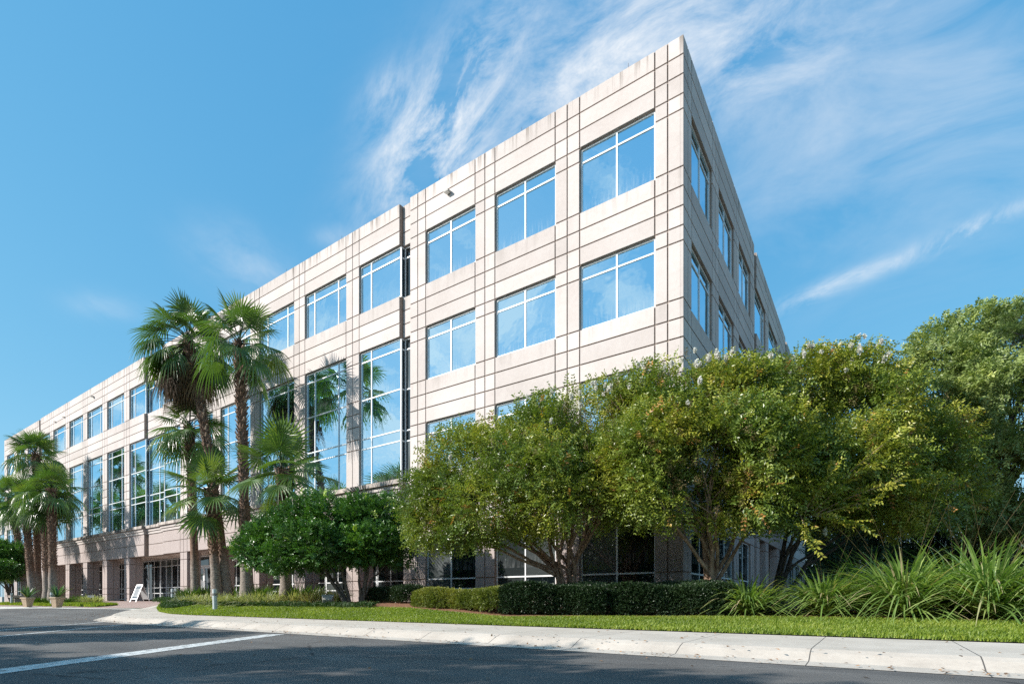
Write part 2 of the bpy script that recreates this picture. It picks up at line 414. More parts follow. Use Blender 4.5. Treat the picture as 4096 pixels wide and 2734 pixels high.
# ---------------------------------------------------------------- setting
def build_ground():
    mb = MB(); mb.grid([[(-2500, -2500, -1.25), (-2500, 2500, -1.25)], [(2500, -2500, -1.25), (2500, 2500, -1.25)]], flip=True)
    tag(mb.build('ground', M['ground']), kind='structure')
    us = np.concatenate([np.arange(-150, -60, 6), np.arange(-60, 12, 1.), np.arange(12, 91, 6)]); vs = np.concatenate([np.arange(-30, 6, 3), np.arange(6, 13, .5)])
    G = np.array([[(u, v, float(z_road(u, v))) for v in vs] for u in us])
    mb = MB(); mb.grid(G, flip=True); tag(mb.build('road', M['asphalt']), kind='structure')
    # sidewalk and rolled kerb
    walk, kerb = MB(), MB(); W, K = [], []
    for a, b in KD:
        L = np.linalg.norm(b - a); d = (b - a) / L
        h = 1 - smooth(-25, -30.6, a[0])
        zr = lambda p: float(z_road(p[0], p[1]))
        zw = max(-.62, zr(a) + .05 * (1 - h) + .0)
        zw = -.62 if a[0] > -23 else max(-.62, float(z_road(*(a + d * .7))) + .13 * h + .012)
        prof = [(0., zr(a) + .006), (.34, zr(a + d * .34) + .022), (.42, zr(a + d * .34) + .045 + .01 * h), (.56, zw - .035 * h), (.68, zw)]
        K.append([(*(a + d * s), z) for s, z in prof])
        zin = float(z_lawn(*b)) - .02
        W.append([(*(a + d * s), z) for s, z in [(.68, zw)] + [(.68 + (L - .68) * t, zw + (max(zin, zw) - zw) * t) for t in (.33, .66, 1)]] + [(*(b + d * .05), -.9)])
    kerb.grid(K, flip=False); walk.grid(W, flip=False)
    tag(kerb.build('kerb', mat_concrete('kerb_concrete', ((.40, .35, .295), (.53, .47, .40))), smooth=False), kind='structure')
    tag(walk.build('sidewalk', M['concrete']), kind='structure')
    # lawn and planted bed
    lawn = MB(); G = []
    for a, b in KD:
        vb = max(float(bed_v(b[0])), b[1] + .05)
        G.append([(b[0], b[1] + (vb - b[1]) * t, float(z_lawn(b[0], b[1] + (vb - b[1]) * t)) - .002) for t in np.linspace(0, 1, 7)])
    lawn.grid(G, flip=False); tag(lawn.build('lawn', M['lawn']), kind='structure')
    bed = MB(); G = []
    for u in np.concatenate([np.arange(40, 6, -2.), np.arange(6, -31, -.6)]):
        vb = float(bed_v(u)); ve = 17.2 if u < CU + .3 else 60.
        vv = np.concatenate([vb + (16.6 - vb) * np.linspace(0, 1, 8), [ve]])
        G.append([(u, v, float(z_lawn(u, min(v, 20))) + .01) for v in vv])
    G.append([(-36, 15.2 + .2 * i, -.12) for i in range(9)])
    bed.grid(G, flip=False); tag(bed.build('planting_bed', M['mulch']), kind='structure')
    # flush concrete band round the drop-off and the brick plaza
    front = [(-28.9, 10.75), (-31, 11.15), (-34, 11.0), (-38, 10.75), (-42, 10.5), (-45, 9.9), (-47.5, 8.9), (-49.5, 7.4), (-51, 6.8), (-90, 6.8)]
    back = [(-30.9, 12.9), (-32, 12.15), (-34.5, 11.75), (-38, 11.6), (-42, 11.5), (-46, 11.4), (-49.5, 10.9), (-52, 10.4), (-54, 10.3), (-90, 10.3)]
    mb = MB(); G = []
    for a, b in zip(front, back):
        a = np.array(a, float); b = np.array(b, float)
        G.append([(*a, float(z_road(*a)) + .012), (*b, max(-.485, float(z_road(*b)) + .014))])
    mb.grid(G, flip=False); tag(mb.build('drop_off_border', M['band']), kind='structure')
    mb = MB(); G = []
    for (u, v) in back[:-2] + [(-66, 10.3)]:
        row = []
        for t in np.linspace(0, 1, 8):
            w = v + (19.3 - v) * t; uu = u if t == 0 else u + (-36.2 - u) * (1 if False else 0)
            row.append((uu, w, -.48 + .375 * float(smooth(11.2, 16.4, w))))
        G.append(row)
    G.insert(0, [(-17.3, 16.9 + .01 * i if i < 7 else 19.3, -.11) for i in range(8)])
    G[0] = [(-17.3, 17.0, -.106)] + [(-17.3, 17.0 + 2.3 * t, -.105) for t in np.linspace(.1, 1, 7)]
    mb.grid(G, flip=False); tag(mb.build('brick_plaza', M['brick']), kind='structure')
    # road paint
    def stripe(a, b, w):
        a = np.array(a, float); b = np.array(b, float); d = (b - a) / np.linalg.norm(b - a); n = np.array((-d[1], d[0])) * w / 2
        mb = MB(); k = 12; G = []
        for i in range(k + 1):
            p = a + (b - a) * i / k
            G.append([(*(p - n), float(z_road(*(p - n))) + .005), (*(p + n), float(z_road(*(p + n))) + .005)])
        mb.grid(G); tag(mb.build('road_marking', M['paint']), kind='structure')
    stripe((-10.95, 6.75), (-4.6, -3.4), .40)
    stripe((-22.0, 7.15), (-13.6, -.3), .13)
    stripe((-19.0, 6.65), (-10.7, -.9), .13)
    # grass blades on the visible lawn
    n = 210000
    u = RNG.uniform(-31.5, 6.5, n); lo = np.interp(-u, [-k[1][0] for k in KD], [k[1][1] for k in KD]); hi = bed_v(u)
    v = lo - .03 + (hi + .02 - lo) * RNG.random(n)
    dist = np.hypot(u, v)
    keep = RNG.random(n) < np.clip(16 / dist, .35, 1) ** 1.0
    keep &= (hi > lo)
    u, v = u[keep], v[keep]; n = len(u)
    z = z_lawn(u, v) - .005
    h = RNG.uniform(.035, .085, n); az = RNG.uniform(0, 2 * np.pi, n); ln = RNG.uniform(.1, .8, n) * h; w = RNG.uniform(.004, .008, n) * (1 + np.hypot(u, v) / 14)
    B = np.stack([u, v, z], 1); dx = np.stack([np.cos(az), np.sin(az), 0 * az], 1); sx = np.stack([-np.sin(az), np.cos(az), 0 * az], 1)
    up = np.array((0, 0, 1.))
    V = np.stack([B - sx * w[:, None], B + sx * w[:, None], B + sx * w[:, None] * .7 + dx * (ln * .35)[:, None] + up * (h * .6)[:, None], B + dx * ln[:, None] + up * h[:, None]], 1).reshape(-1, 3)
    F = np.arange(n * 4).reshape(n, 4)
    tn = np.clip(RNG.normal(.45, .22, n) + .15 * np.sin(u * 1.3) * np.sin(v * 2.1 + u * .4), .02, 1)
    mb = MB(); mb.raw(V, F, 0, np.repeat(tn, 4)); tag(mb.build('grass', M['grass']), kind='stuff')
build_ground()

# ---------------------------------------------------------------- the office building
ZR = 17.75
SILL = (.43, 5.36, 9.49, 13.62); HEAD = (2.67, 7.64, 11.77, 15.90)
def tf_left(P):
    Q = P.copy(); Q[:, 0] = CU - P[:, 0]; Q[:, 1] = FV - P[:, 1]; return Q, False
def tf_right(P):
    Q = P.copy(); Q[:, 0] = CU + P[:, 1]; Q[:, 1] = FV + P[:, 0]; return Q, True

BLD = empty('office_building', (CU, FV, -.3), 'four storey beige precast office block with bands of mirrored blue windows', 'building')
GAP = .05
class Facade:
    def __init__(self, tf):
        self.tf = tf; self.wall = MB(); self.low = MB(); self.nwin = 0
    def panel(self, s0, s1, z0, z1, o=0., low=False, l=True, r=True):
        mb = self.low if low else self.wall
        g = GAP / 2
        mb.box(s0 + (g if l else 0), s1 - (g if r else 0), o - .075, o, z0 + g, z1 - g, 0, self.tf, float(RNG.random()) + .001)
    def back(self, s0, s1, z0, z1, o=0., low=False, depth=.30):
        mb = self.low if low else self.wall
        mb.box(s0 + .004, s1 - .004, o - depth, o - .04, z0, z1, 1, self.tf)
    def pier(self, a, m, b, o, levels, low_to=3.17):
        self.back(a, b, levels[0], levels[-1], o)
        for z0, z1 in zip(levels[:-1], levels[1:]):
            self.panel(a, m, z0, z1, o, z1 <= low_to + .01); self.panel(m, b, z0, z1, o, z1 <= low_to + .01)
    def spandrel(self, a, b, levels, o, low_to=3.17, depth=.30):
        self.back(a, b, levels[0], levels[-1] - .02, o, depth=depth)
        for z0, z1 in zip(levels[:-1], levels[1:]):
            self.panel(a, b, z0, z1, o, z1 <= low_to + .01)
    def window(self, s0, s1, z0, z1, o, mull, trans, glass='glass', ret=None):
        """frame with glazing bars; every lite sits a hair out of plane, as real glazing does. ret: the glass turns the corner at this end."""
        fr, pa, rp = MB(), MB(), MB(); w = .055; o1, o0 = o - .10, o - .17
        ss = [s0] + list(mull) + [s1]; zz = [z0] + list(trans) + [z1]
        def bar(a, b, c, d, e=0.): fr.box(a, b, o0 - e, o1 + e, c, d, 0, self.tf)
        bar(s0 + .002, s0 + w, z0 + .002, z1 - .002); bar(s1 - w, s1 - .002, z0 + .002, z1 - .002)
        bar(s0 + w, s1 - w, z0 + .002, z0 + w); bar(s0 + w, s1 - w, z1 - w, z1 - .002)
        for x in mull: bar(x - w / 2, x + w / 2, z0 + w, z1 - w, -.004)
        for z in trans: bar(s0 + w, s1 - w, z - w / 2, z + w / 2, -.008)
        og = (o0 + o1) / 2
        for a, b in zip(ss[:-1], ss[1:]):
            for c, d in zip(zz[:-1], zz[1:]):
                e = RNG.normal(0, .0016, 3)
                P = np.array([(a, og + e[0], c), (b, og + e[1], c), (b, og + e[1] + e[2], d), (a, og + e[0] + e[2], d)])
                Q, fl = self.tf(P); pa.raw(Q, [(3, 2, 1, 0)] if not fl else [(0, 1, 2, 3)], 0, float(RNG.random() ** 2.2) + .001)
        if ret is not None:
            s = s0 if ret == 0 else s1; sg = 1 if ret == 0 else -1
            x0, x1 = sorted((s + sg * .03, s + sg * .045))
            rp.box(x0, x1, o - .45, o0 - .002, z0 + w, z1 - w, 0, self.tf)
            for z in [z0 + .03] + list(trans) + [z1 - .03]:
                x0, x1 = sorted((s + sg * .002, s + sg * .026)); fr.box(x0, x1, o - .45, o0 - .004, z - w / 2, z + w / 2, 0, self.tf)
        f = fr.build('window', M['frame'], BLD); pa.build('pane', M[glass], f)
        if rp.n: rp.build('return_pane', M['dark_reflection_glass'], f)
        self.nwin += 1
    def finish(self):
        self.wall.build('wall', [M['precast'], M['joint']], BLD)
        self.low.build('base_wall', [M['aggregate'], M['joint']], BLD)

SP = lambda k: [HEAD[k], HEAD[k] + .62, HEAD[k] + 1.235, SILL[k + 1] if k < 3 else ZR]
PL_UP = [SILL[1], 7.16, 7.64, 8.26, 8.875, 9.49, 11.29, 11.77, 12.39, 13.005, 13.62, 15.42, 15.90, 16.52, 17.135, ZR]
PL_LOW = [-.55, .43, .88, 2.67, 3.17, 4.02, 4.77, SILL[1]]
RC = -.20                                              # depth of the recesses between the volumes
def plain_volume(F, segs, o, lo, hi, mir=False):
    """V1-like volume: piers and three double-lite windows per floor. segs: window spans"""
    edges = [lo] + [x for s in segs for x in s] + [hi]
    for a, b in zip(edges[0::2], edges[1::2]):
        F.pier(a, (a + b) / 2, b, o, PL_LOW[:-1] + PL_UP)
    for a, b in segs:
        F.spandrel(a, b, [-.55, .43], o); F.spandrel(a, b, [2.67, 3.17, 4.02, 4.77, 5.36], o)
        for k in (1, 2, 3): F.spandrel(a, b, SP(k), o)
        m = (a + b) / 2
        F.window(a, b, .43, 2.67, o, [m], [.88], 'dark_reflection_glass')
        for k in (1, 2, 3): F.window(a, b, SILL[k], HEAD[k], o, [m], [HEAD[k] - .48])
def tall_volume(F, lo, hi, wins, o, c0=True, c1=True):
    """volume whose two middle storeys share tall windows, glass corners at both ends"""
    w0 = (lo, wins[0][0] - .97); w1 = (wins[-1][1] + .97, hi)
    allw = [w0] + wins + [w1]
    for (a, b), (c, d) in zip(allw[:-1], allw[1:]): F.pier(b, (b + c) / 2, c, o, PL_UP)
    TT = [7.16, 7.64, 9.49, 11.29]
    for i, (a, b) in enumerate(allw):
        if i == 0: mu = [b - .75]; rt = 0
        elif i == len(allw) - 1: mu = [a + .75]; rt = 1
        else: mu = [a + .70, b - .70]; rt = None
        dp = .55 if rt is not None else .3
        F.spandrel(a, b, SP(2), o, depth=dp); F.spandrel(a, b, SP(3), o, depth=dp)
        F.window(a, b, SILL[3], HEAD[3], o, mu, [15.42], ret=rt)
        F.window(a, b, SILL[1], HEAD[2], o, mu, TT, ret=rt)
    return [(b, c) for (a, b), (c, d) in zip(allw[:-1], allw[1:])]
def recess(F, a, b, mull, o=RC, glass='glass'):
    for k in (2, 3): F.spandrel(a + .01, b - .01, SP(k), o)
    F.window(a + .01, b - .01, SILL[3], HEAD[3], o, mull, [15.42], glass); F.window(a + .01, b - .01, SILL[1], HEAD[2], o, mull, [7.16, 7.64, 9.49, 11.29], glass)

def band(F, a, b, o, mitre=True, joints=()):
    """heavy ledge and stepped courses under the tall windows, then two smooth courses of the arcade beam"""
    mb = MB(); x = .0
    mb.box(a - .20 * mitre, b + .20 * mitre, o - .3, o + .24, 5.16, 5.355, 0, F.tf)
    mb.box(a - .10 * mitre, b + .10 * mitre, o - .3, o + .12, 4.965, 5.155, 1, F.tf)
    mb.box(a - .05 * mitre, b + .05 * mitre, o - .3, o + .06, 4.78, 4.95, 1, F.tf)
    mb.build('cornice', [M['ledge'], M['precast']], BLD)
    js = [a] + list(joints) + [b]
    F.back(a, b, 3.17, 4.77, o, depth=.5)
    for s0, s1 in zip(js[:-1], js[1:]):
        F.panel(s0, s1, 4.02, 4.775, o, True); F.panel(s0, s1, 3.17, 4.02, o, True)

def arcade(F, lo, hi, piers, o=0.):
    """free-standing square piers with a groove down each face"""
    for a, b in piers:
        mb = MB(); m = (a + b) / 2; g = .02
        mb.box(a + .05, b - .05, o - .86, o - .05, -.2, 3.168, 1, F.tf)
        for z0, z1 in ((-.2, .43), (.43, .88), (.88, 2.68), (2.68, 3.168)):
            for s0, s1 in ((a, m), (m, b)):
                for q0, q1 in ((-.45, 0), (-.9, -.45)):
                    mb.box(s0 + g, s1 - g, o + q0 + g * (q0 < -.5 or q0 == -.45) , o + q1 - g * (q1 == -.45), z0 + g, z1 - g, 0, F.tf)
        mb.build('arcade_pier', [M['aggregate'], M['joint']], BLD)

FL = Facade(tf_left)
V1W = [(.92, 3.63), (4.62, 7.33), (8.32, 11.03)]
plain_volume(FL, V1W, 0., .08, 11.98)
V2W = [(16.33 + 4.29 * k, 16.33 + 4.29 * k + 3.32) for k in range(4)]
p2 = tall_volume(FL, 12.62, 36.1, V2W, 0.)
V3W = [(42.63 + 4.29 * k, 42.63 + 4.29 * k + 3.32) for k in range(4)]
p3 = tall_volume(FL, 39.05, 62.53, V3W, 0.)
V4W = [(64.12, 66.83), (67.82, 70.53), (71.52, 74.23)]
plain_volume(FL, V4W, -.05, 63.17, 75.15)
recess(FL, 11.98, 12.62, [], glass='dark_reflection_glass'); recess(FL, 36.1, 39.05, [37.3]); recess(FL, 62.53, 63.17, [], glass='dark_reflection_glass')
for a, b in ((11.98, 12.62), (62.53, 63.17)): FL.spandrel(a + .01, b - .01, PL_LOW, RC)
band(FL, 12.62, 36.1, 0., joints=[x for p in p2 for x in (p[0], (p[0] + p[1]) / 2, p[1])])
band(FL, 36.32, 38.83, RC, False)
band(FL, 39.05, 62.53, 0., joints=[x for p in p3 for x in (p[0], (p[0] + p[1]) / 2, p[1])])
arcade(FL, 12.62, 36.1, [(11.99, 12.9)][:0] + p2); arcade(FL, 39.05, 62.53, p3)
FL.low.box(12.0, 12.6, -2.4, -.52, -.3, 3.16, 0, tf_left); FL.low.box(62.55, 63.1, -2.4, -.52, -.3, 3.16, 0, tf_left)
# loggia: ceiling and recessed shopfront glazing
mb = MB(); mb.box(12.6, 62.55, -2.6, -.51, 3.19, 3.33, 0, tf_left); mb.build('soffit', M['soffit'], BLD)
for s, o in ((37.6, -1.2), (34.2, -1.2), (40.9, -1.2)):
    mb = MB(); mb.box(s - .6, s + .6, o - .05, o + .05, 3.17, 3.188, 0, tf_left); mb.build('ceiling_slot', M['joint'], BLD)
sh = [x for p in p2[::-1] for x in p][::-1]
cuts2 = [12.62] + [x for p in p2 for x in (p[0], p[1])] + [37.0]
def shop(a, b, n, z0=.02):
    FL.window(a, b, z0, 3.16, -2.1, [a + (b - a) * i / n for i in range(1, n)], [.51, .95, 2.62], 'dark_reflection_glass')
for a, b, n in ((12.62, 16.6, 4), (16.6, 20.9, 4), (20.9, 25.2, 4), (25.2, 29.5, 4), (29.5, 33.6, 4), (36.0, 41.9, 6), (41.9, 46.2, 4), (46.2, 50.5, 4), (50.5, 54.8, 4), (54.8, 59.1, 4), (59.1, 62.53, 3)):
    shop(a + .03, b - .03, n)
# entrance door with notices
mb = MB(); o = -2.2
mb.box(33.63, 33.7, o - .02, o + .12, -.09, 3.16, 0, tf_left); mb.box(35.9, 35.98, o - .02, o + .12, -.09, 3.16, 0, tf_left)
mb.box(33.7, 35.9, o - .02, o + .12, 2.36, 2.46, 0, tf_left); mb.box(33.7, 35.9, o - .02, o + .12, 3.07, 3.158, 0, tf_left)
for a in (33.72, 34.82):
    for s0, s1 in ((a, a + .09), (a + .97, a + 1.06)): mb.box(s0, s1, o, o + .06, -.08, 2.34, 0, tf_left)
    mb.box(a + .09, a + .97, o, o + .06, -.08, .17, 0, tf_left); mb.box(a + .09, a + .97, o, o + .06, 2.24, 2.34, 0, tf_left)
door = mb.build('door', M['frame'], BLD)
mb = MB(); mb.box(33.7, 35.9, o + .02, o + .03, -.05, 3.07, 0, tf_left); mb.build('pane', M['dark_reflection_glass'], door)
mb = MB()
for a in (34.68, 34.92): mb.box(a - .015, a + .015, o + .09, o + .12, .75, 1.35, 0, tf_left); mb.box(a - .015, a + .015, o + .06, o + .09, .76, .79, 0, tf_left); mb.box(a - .015, a + .015, o + .06, o + .09, 1.31, 1.34, 0, tf_left)
mb.build('handle', M['alu'], door)
mb = MB()
mb.box(35.2, 35.44, o + .034, o + .04, 1.05, 1.45, 0, tf_left)
mb.box(35.12, 35.5, o + .034, o + .04, .58, 1.0, 0, tf_left)
mb.box(35.12, 35.5, o + .034, o + .04, .02, .575, 1, tf_left)
for i in range(4): mb.box(35.16, 35.46, o + .04, o + .043, .93 - .09 * i, .95 - .09 * i, 2, tf_left)
for i in range(3): mb.box(35.17, 35.45, o + .04, o + .043, .46 - .17 * i, .50 - .17 * i, 0, tf_left)
mb.build('notice', [M['poster'], M['posterblue'], M['postergrey']], door)
FL.finish()

FR = Facade(tf_right)
plain_volume(FR, V1W, 0., .08, 11.98)
p5 = tall_volume(FR, 12.62, 23.36, [(16.33, 19.65)], 0.)
recess(FR, 11.98, 12.62, [], glass='dark_reflection_glass'); FR.spandrel(11.99, 12.61, PL_LOW, RC)
band(FR, 12.62, 23.36, 0., joints=[x for p in p5 for x in p])
arcade(FR, 12.62, 23.36, p5 + [(12.62, 13.5), (22.5, 23.36)], 0.)
for a, b, n in ((12.7, 16.0, 3), (16.0, 20.0, 4), (20.0, 23.3, 3)):
    FR.window(a + .02, b - .02, .02, 3.16, -1.6, [a + (b - a) * i / n for i in range(1, n)], [.51, .95, 2.62], 'dark_reflection_glass')
plain_volume(FR, [(24.92, 27.63), (28.62, 31.33), (32.32, 35.03)], 0., 24.0, 35.98)
recess(FR, 23.36, 24.0, [], glass='dark_reflection_glass'); FR.spandrel(23.37, 23.99, PL_LOW, RC)
mb = MB(); mb.box(12.6, 23.4, -2., -.51, 3.19, 3.33, 0, tf_right); mb.build('soffit', M['soffit'], BLD)
# corner post where the two facades meet
for z0, z1 in zip((PL_LOW[:-1] + PL_UP)[:-1], (PL_LOW[:-1] + PL_UP)[1:]):
    (FR.low if z1 < 3.2 else FR.wall).box(-.002, .10, -.10, -.002, z0 + GAP / 2, z1 - GAP / 2, 0, tf_right)
FR.wall.box(.04, .12, -.12, -.04, -.55, ZR, 1, tf_right)
# rear and far end, plain panels
FR.wall.box(35.94, 36.1, -75.1, -.02, -.55, ZR - .01, 0, tf_right)
FL.wall = MB(); FL.wall.box(75.12, 75.3, -35.9, -.06, -.55, ZR - .01, 0, tf_left); FL.wall.build('end_wall', [M['precast'], M['joint']], BLD)
FR.finish()
mb = MB(); mb.box(CU - 75.1, CU - .32, FV + .32, FV + 35.9, 17.0, 17.3); mb.build('roof', M['roof'], BLD)
# thin lightning rods along the parapet
for s in (1.9, 6.2, 10.4, 16.9, 21.6, 27., 32.2, 44.2, 50.2, 56., 62.2):
    mb = MB(); mb.tube([(CU - s, FV + .2, ZR - .3), (CU - s, FV + .2, ZR + .33)], [.012, .006], 6); mb.build('lightning_rod', M['copper'], BLD)

# wall floodlights hung on the facade
def wall_light(px, py, v=FV, big=True, label=''):
    u, d = at_v(px, v); z = (HZ - py) * d / FPX
    r = empty('wall_light', (u, v, z), label, 'floodlight', 'floodlights on the facade')
    k = .42 if big else .32
    mb = MB(); mb.box(u - .10 * k, u + .10 * k, v - .06, v - .001, z - .12 * k, z + .06 * k); mb.build('bracket', M['lightgrey'], r)
    mb = MB()
    P = np.array([(-.28, -.52, .0), (.28, -.52, .0), (.28, -.06, .10), (-.28, -.06, .10), (-.28, -.50, -.13), (.28, -.50, -.13), (.28, -.06, -.06), (-.28, -.06, -.06)]) * k + np.array((u, v, z))
    mb.raw(P, [(0, 1, 2, 3), (7, 6, 5, 4), (0, 4, 5, 1), (1, 5, 6, 2), (2, 6, 7, 3), (3, 7, 4, 0)]); mb.build('housing', M['lightgrey'], r)
    mb = MB(); mb.box(u - .24 * k, u + .24 * k, v - .46 * k, v - .12 * k, z - .135 * k, z - .12 * k); mb.build('lens', M['lens'], r)
wall_light(1796, 772, label='grey wall floodlight above the third top floor window from the building corner')
wall_light(375, 1586, big=True, label='grey wall floodlight high above the left palm group')
wall_light(258, 1667, big=False, label='small wall floodlight, upper of the two beside the left palm crowns')
wall_light(223, 1686, big=False, label='small wall floodlight nearest the left end of the projecting wing')

# ---------------------------------------------------------------- foliage helpers
def unit(a): return a / (np.linalg.norm(a, axis=-1, keepdims=True) + 1e-9)
def clump_noise(P, s):
    x, y, z = (P * s).T
    return (np.sin(x * 1.7 + 1.3 * np.sin(y * 1.1)) + np.sin(y * 1.9 + 1.2 * np.sin(z * 1.4 + 1)) + np.sin(z * 1.6 + 1.5 * np.sin(x * .9 + 2))) / 3
def lobe_points(lobes, n, rng, shell=.5, gap=None):
    """points in a union of ellipsoids, more of them towards the outside; returns points and outward directions"""
    C = np.array([l[0] for l in lobes]); Rr = np.array([l[1] for l in lobes])
    w = (Rr[:, 0] * Rr[:, 1] * Rr[:, 2]) ** (2 / 3); idx = rng.choice(len(lobes), n, p=w / w.sum())
    d = unit(rng.normal(size=(n, 3))); r = 1 - (1 - rng.random(n) ** (1 / 2.2)) * (1.0 if shell is None else (1.6 * (1 - shell) + .2))
    r = np.clip(r, .15, 1) * (1 + .17 * clump_noise(d * 2.3 + C[idx], 1.6)) * (rng.normal(1, .05, n) + .12 * (rng.random(n) < .05))
    P = C[idx] + d * Rr[idx] * r[:, None]
    out = unit(d / Rr[idx])
    if gap is not None:
        g = clump_noise(P, gap[0]) + rng.normal(0, .12, n); k = g > gap[1]; P, out = P[k], out[k]
    # drop points buried deep inside another lobe
    deep = np.zeros(len(P), bool)
    for c, rr in zip(C, Rr): deep |= (((P - c) / rr) ** 2).sum(1) < .30
    k = ~deep | (rng.random(len(P)) < .25)
    return P[k], out[k]
def leaves(mb, P, A, N, L, W, tint, mat=0, fold=.0):
    """diamond leaves: base P, axis A, normal N"""
    n = len(P); A = unit(A); S = unit(np.cross(A, N)); N2 = np.cross(S, A)
    L = np.broadcast_to(L, (n,))[:, None]; W = np.broadcast_to(W, (n,))[:, None]
    V = np.stack([P, P + A * L * .45 + S * W * .5 + N2 * L * .06, P + A * L - N2 * L * .08, P + A * L * .45 - S * W * .5 + N2 * L * .06], 1).reshape(-1, 3)
    mb.raw(V, np.arange(4 * n).reshape(n, 4), mat, np.repeat(np.broadcast_to(tint, (n,)), 4))
def sprays(mb, P, D, rng, k=12, step=.045, L=.075, W=.036, tint=None, droop=.25, mat=0, single=False):
    """twigs that carry k leaves in two ranks"""
    n = len(P); D = unit(D); up = np.array((0, 0, 1.))
    S = unit(np.cross(D, unit(up + .6 * rng.normal(size=(n, 3))))); N = np.cross(S, D)
    for j in range(k):
        t = (j // 2 + .5) * step * 2
        pos = P + D * t - up * droop * t * t + rng.normal(0, .006, (n, 3))
        side = (1 if j % 2 else -1)
        sc = (.75 + .25 * math.sin(math.pi * (j + 1) / (k + 1))) * rng.uniform(.75, 1.2, n)
        A = S * side * .85 + D * .55 + rng.normal(0, .22, (n, 3)) - up * .12
        NN = unit(N + rng.normal(0, .35, (n, 3)))
        leaves(mb, pos, A, NN, L * sc, W * sc, np.clip(tint + rng.normal(0, .045, n), 0.01, 1), mat)
def lobes_px(lst, dy=0, ky=1.0):
    out = []
    for px, py, rx, ry, d in lst:
        py, ry = py + dy * (1 if py < 1880 else -.45), ry * ky
        out.append((at_d(px, py, d), np.array((rx, rx * .92, ry)) * d / FPX)); 
    return out
def limb(mb, a, b, r0, r1, rng, n=7, wob=.12, sag=0., k=7):
    a = np.asarray(a, float); b = np.asarray(b, float); t = np.linspace(0, 1, n)[:, None]
    L = np.linalg.norm(b - a); w = rng.normal(0, wob, (n, 3)) * L * .25; w[0] = w[-1] = 0
    p = a + (b - a) * t + w + np.array((0, 0, 1.)) * sag * L * (t * (1 - t))
    # smooth the wobble
    p[1:-1] = (p[:-2] + 2 * p[1:-1] + p[2:]) / 4
    mb.tube(p, np.linspace(r0, r1, n), k)
    return p

# ---------------------------------------------------------------- crape myrtles, ligustrums, oaks
def lobe_tree(name, label, cat, group, base, lobes, kind, n, seed, bark, leafmat, stems=4, r0=.07, spread=.35, gap=None, leafcfg=None, blossoms=(), seeds=0, fork=.38):
    rng = np.random.default_rng(seed)
    root = empty(name, base, label, cat, group)
    base = np.asarray(base, float)
    tr = MB(); C = [l[0] for l in lobes]
    order = sorted(range(len(C)), key=lambda i: rng.random())
    groups = [order[i::stems] for i in range(stems)]
    for gi, g in enumerate(groups):
        if not g: continue
        cen = np.mean([C[i] for i in g], axis=0)
        b0 = base + np.array((rng.uniform(-1, 1) * .16, rng.uniform(-1, 1) * .16, -.12)) * (stems > 1)
        mid = b0 + (cen - b0) * np.array((spread, spread, fork)) ; mid[2] = max(mid[2], base[2] + .9)
        limb(tr, b0, mid, r0, r0 * .72, rng, 7, .10, 0)
        for i in g:
            tip = C[i] + rng.normal(0, .1, 3)
            pts = limb(tr, mid, tip, r0 * .6, r0 * .22, rng, 6, .16, .12, 6)
            for q in range(5):
                d = unit(rng.normal(size=3)); e = C[i] + d * lobes[i][1] * rng.uniform(.55, .9)
                limb(tr, pts[rng.integers(2, 5)], e, r0 * .2, r0 * .06, rng, 5, .2, .1, 5)
    tr.build('trunk', M[bark], root, smooth=True)
    mb = MB(); P, out = lobe_points(lobes, n, rng, gap=gap)
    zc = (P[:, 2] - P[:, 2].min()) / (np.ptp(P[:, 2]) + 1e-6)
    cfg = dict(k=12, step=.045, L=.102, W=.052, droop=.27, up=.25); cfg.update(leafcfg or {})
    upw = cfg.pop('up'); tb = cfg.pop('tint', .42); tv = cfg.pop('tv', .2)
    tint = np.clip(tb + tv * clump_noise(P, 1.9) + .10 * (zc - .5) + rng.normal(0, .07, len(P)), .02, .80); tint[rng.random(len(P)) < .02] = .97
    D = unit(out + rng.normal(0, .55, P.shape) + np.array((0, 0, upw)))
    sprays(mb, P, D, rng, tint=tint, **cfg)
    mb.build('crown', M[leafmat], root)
    if seeds:
        mb = MB(); Q, o2 = lobe_points(lobes, seeds, rng, shell=.9)
        for q, d in zip(Q, o2):
            m = 60; pp = q + d * .12 + rng.normal(0, .055, (m, 3)) * np.array((1, 1, 1.3)) + np.array((0, 0, .05))
            leaves(mb, pp, rng.normal(size=(m, 3)), rng.normal(size=(m, 3)), .028, .026, rng.random(m))
        mb.build('seed_heads', M['seed'], root)
    if len(blossoms):
        mb = MB(); Q, o2 = lobe_points(lobes, 900, rng, shell=.98); k_ = np.argsort(-(Q[:, 2] + .35 * rng.random(len(Q)) - .25 * Q[:, 1]))[:60]
        blossoms = list(blossoms) + [(Q[i] + o2[i] * .1, rng.uniform(.09, .16)) for i in rng.choice(k_, 24, replace=False)]
        for c, r in blossoms:
            r = r * .58; c = np.asarray(c) * (1 - .45 / np.linalg.norm(c)) + np.array((0, 0, .1))
            m = int(520 * (r / .2) ** 2)
            d = unit(rng.normal(size=(m, 3))); q = np.asarray(c) + d * np.array((r * .6, r * .6, r * 1.25)) * (.75 + .35 * clump_noise(d * 3 + np.asarray(c), 2.)[:, None]) * rng.random((m, 1)) ** .5 + np.array((0, 0, r * .4))
            leaves(mb, q, rng.normal(size=(m, 3)), rng.normal(size=(m, 3)), .05, .05, rng.random(m))
        mb.build('blossom', M['blossom'], root)
    return root

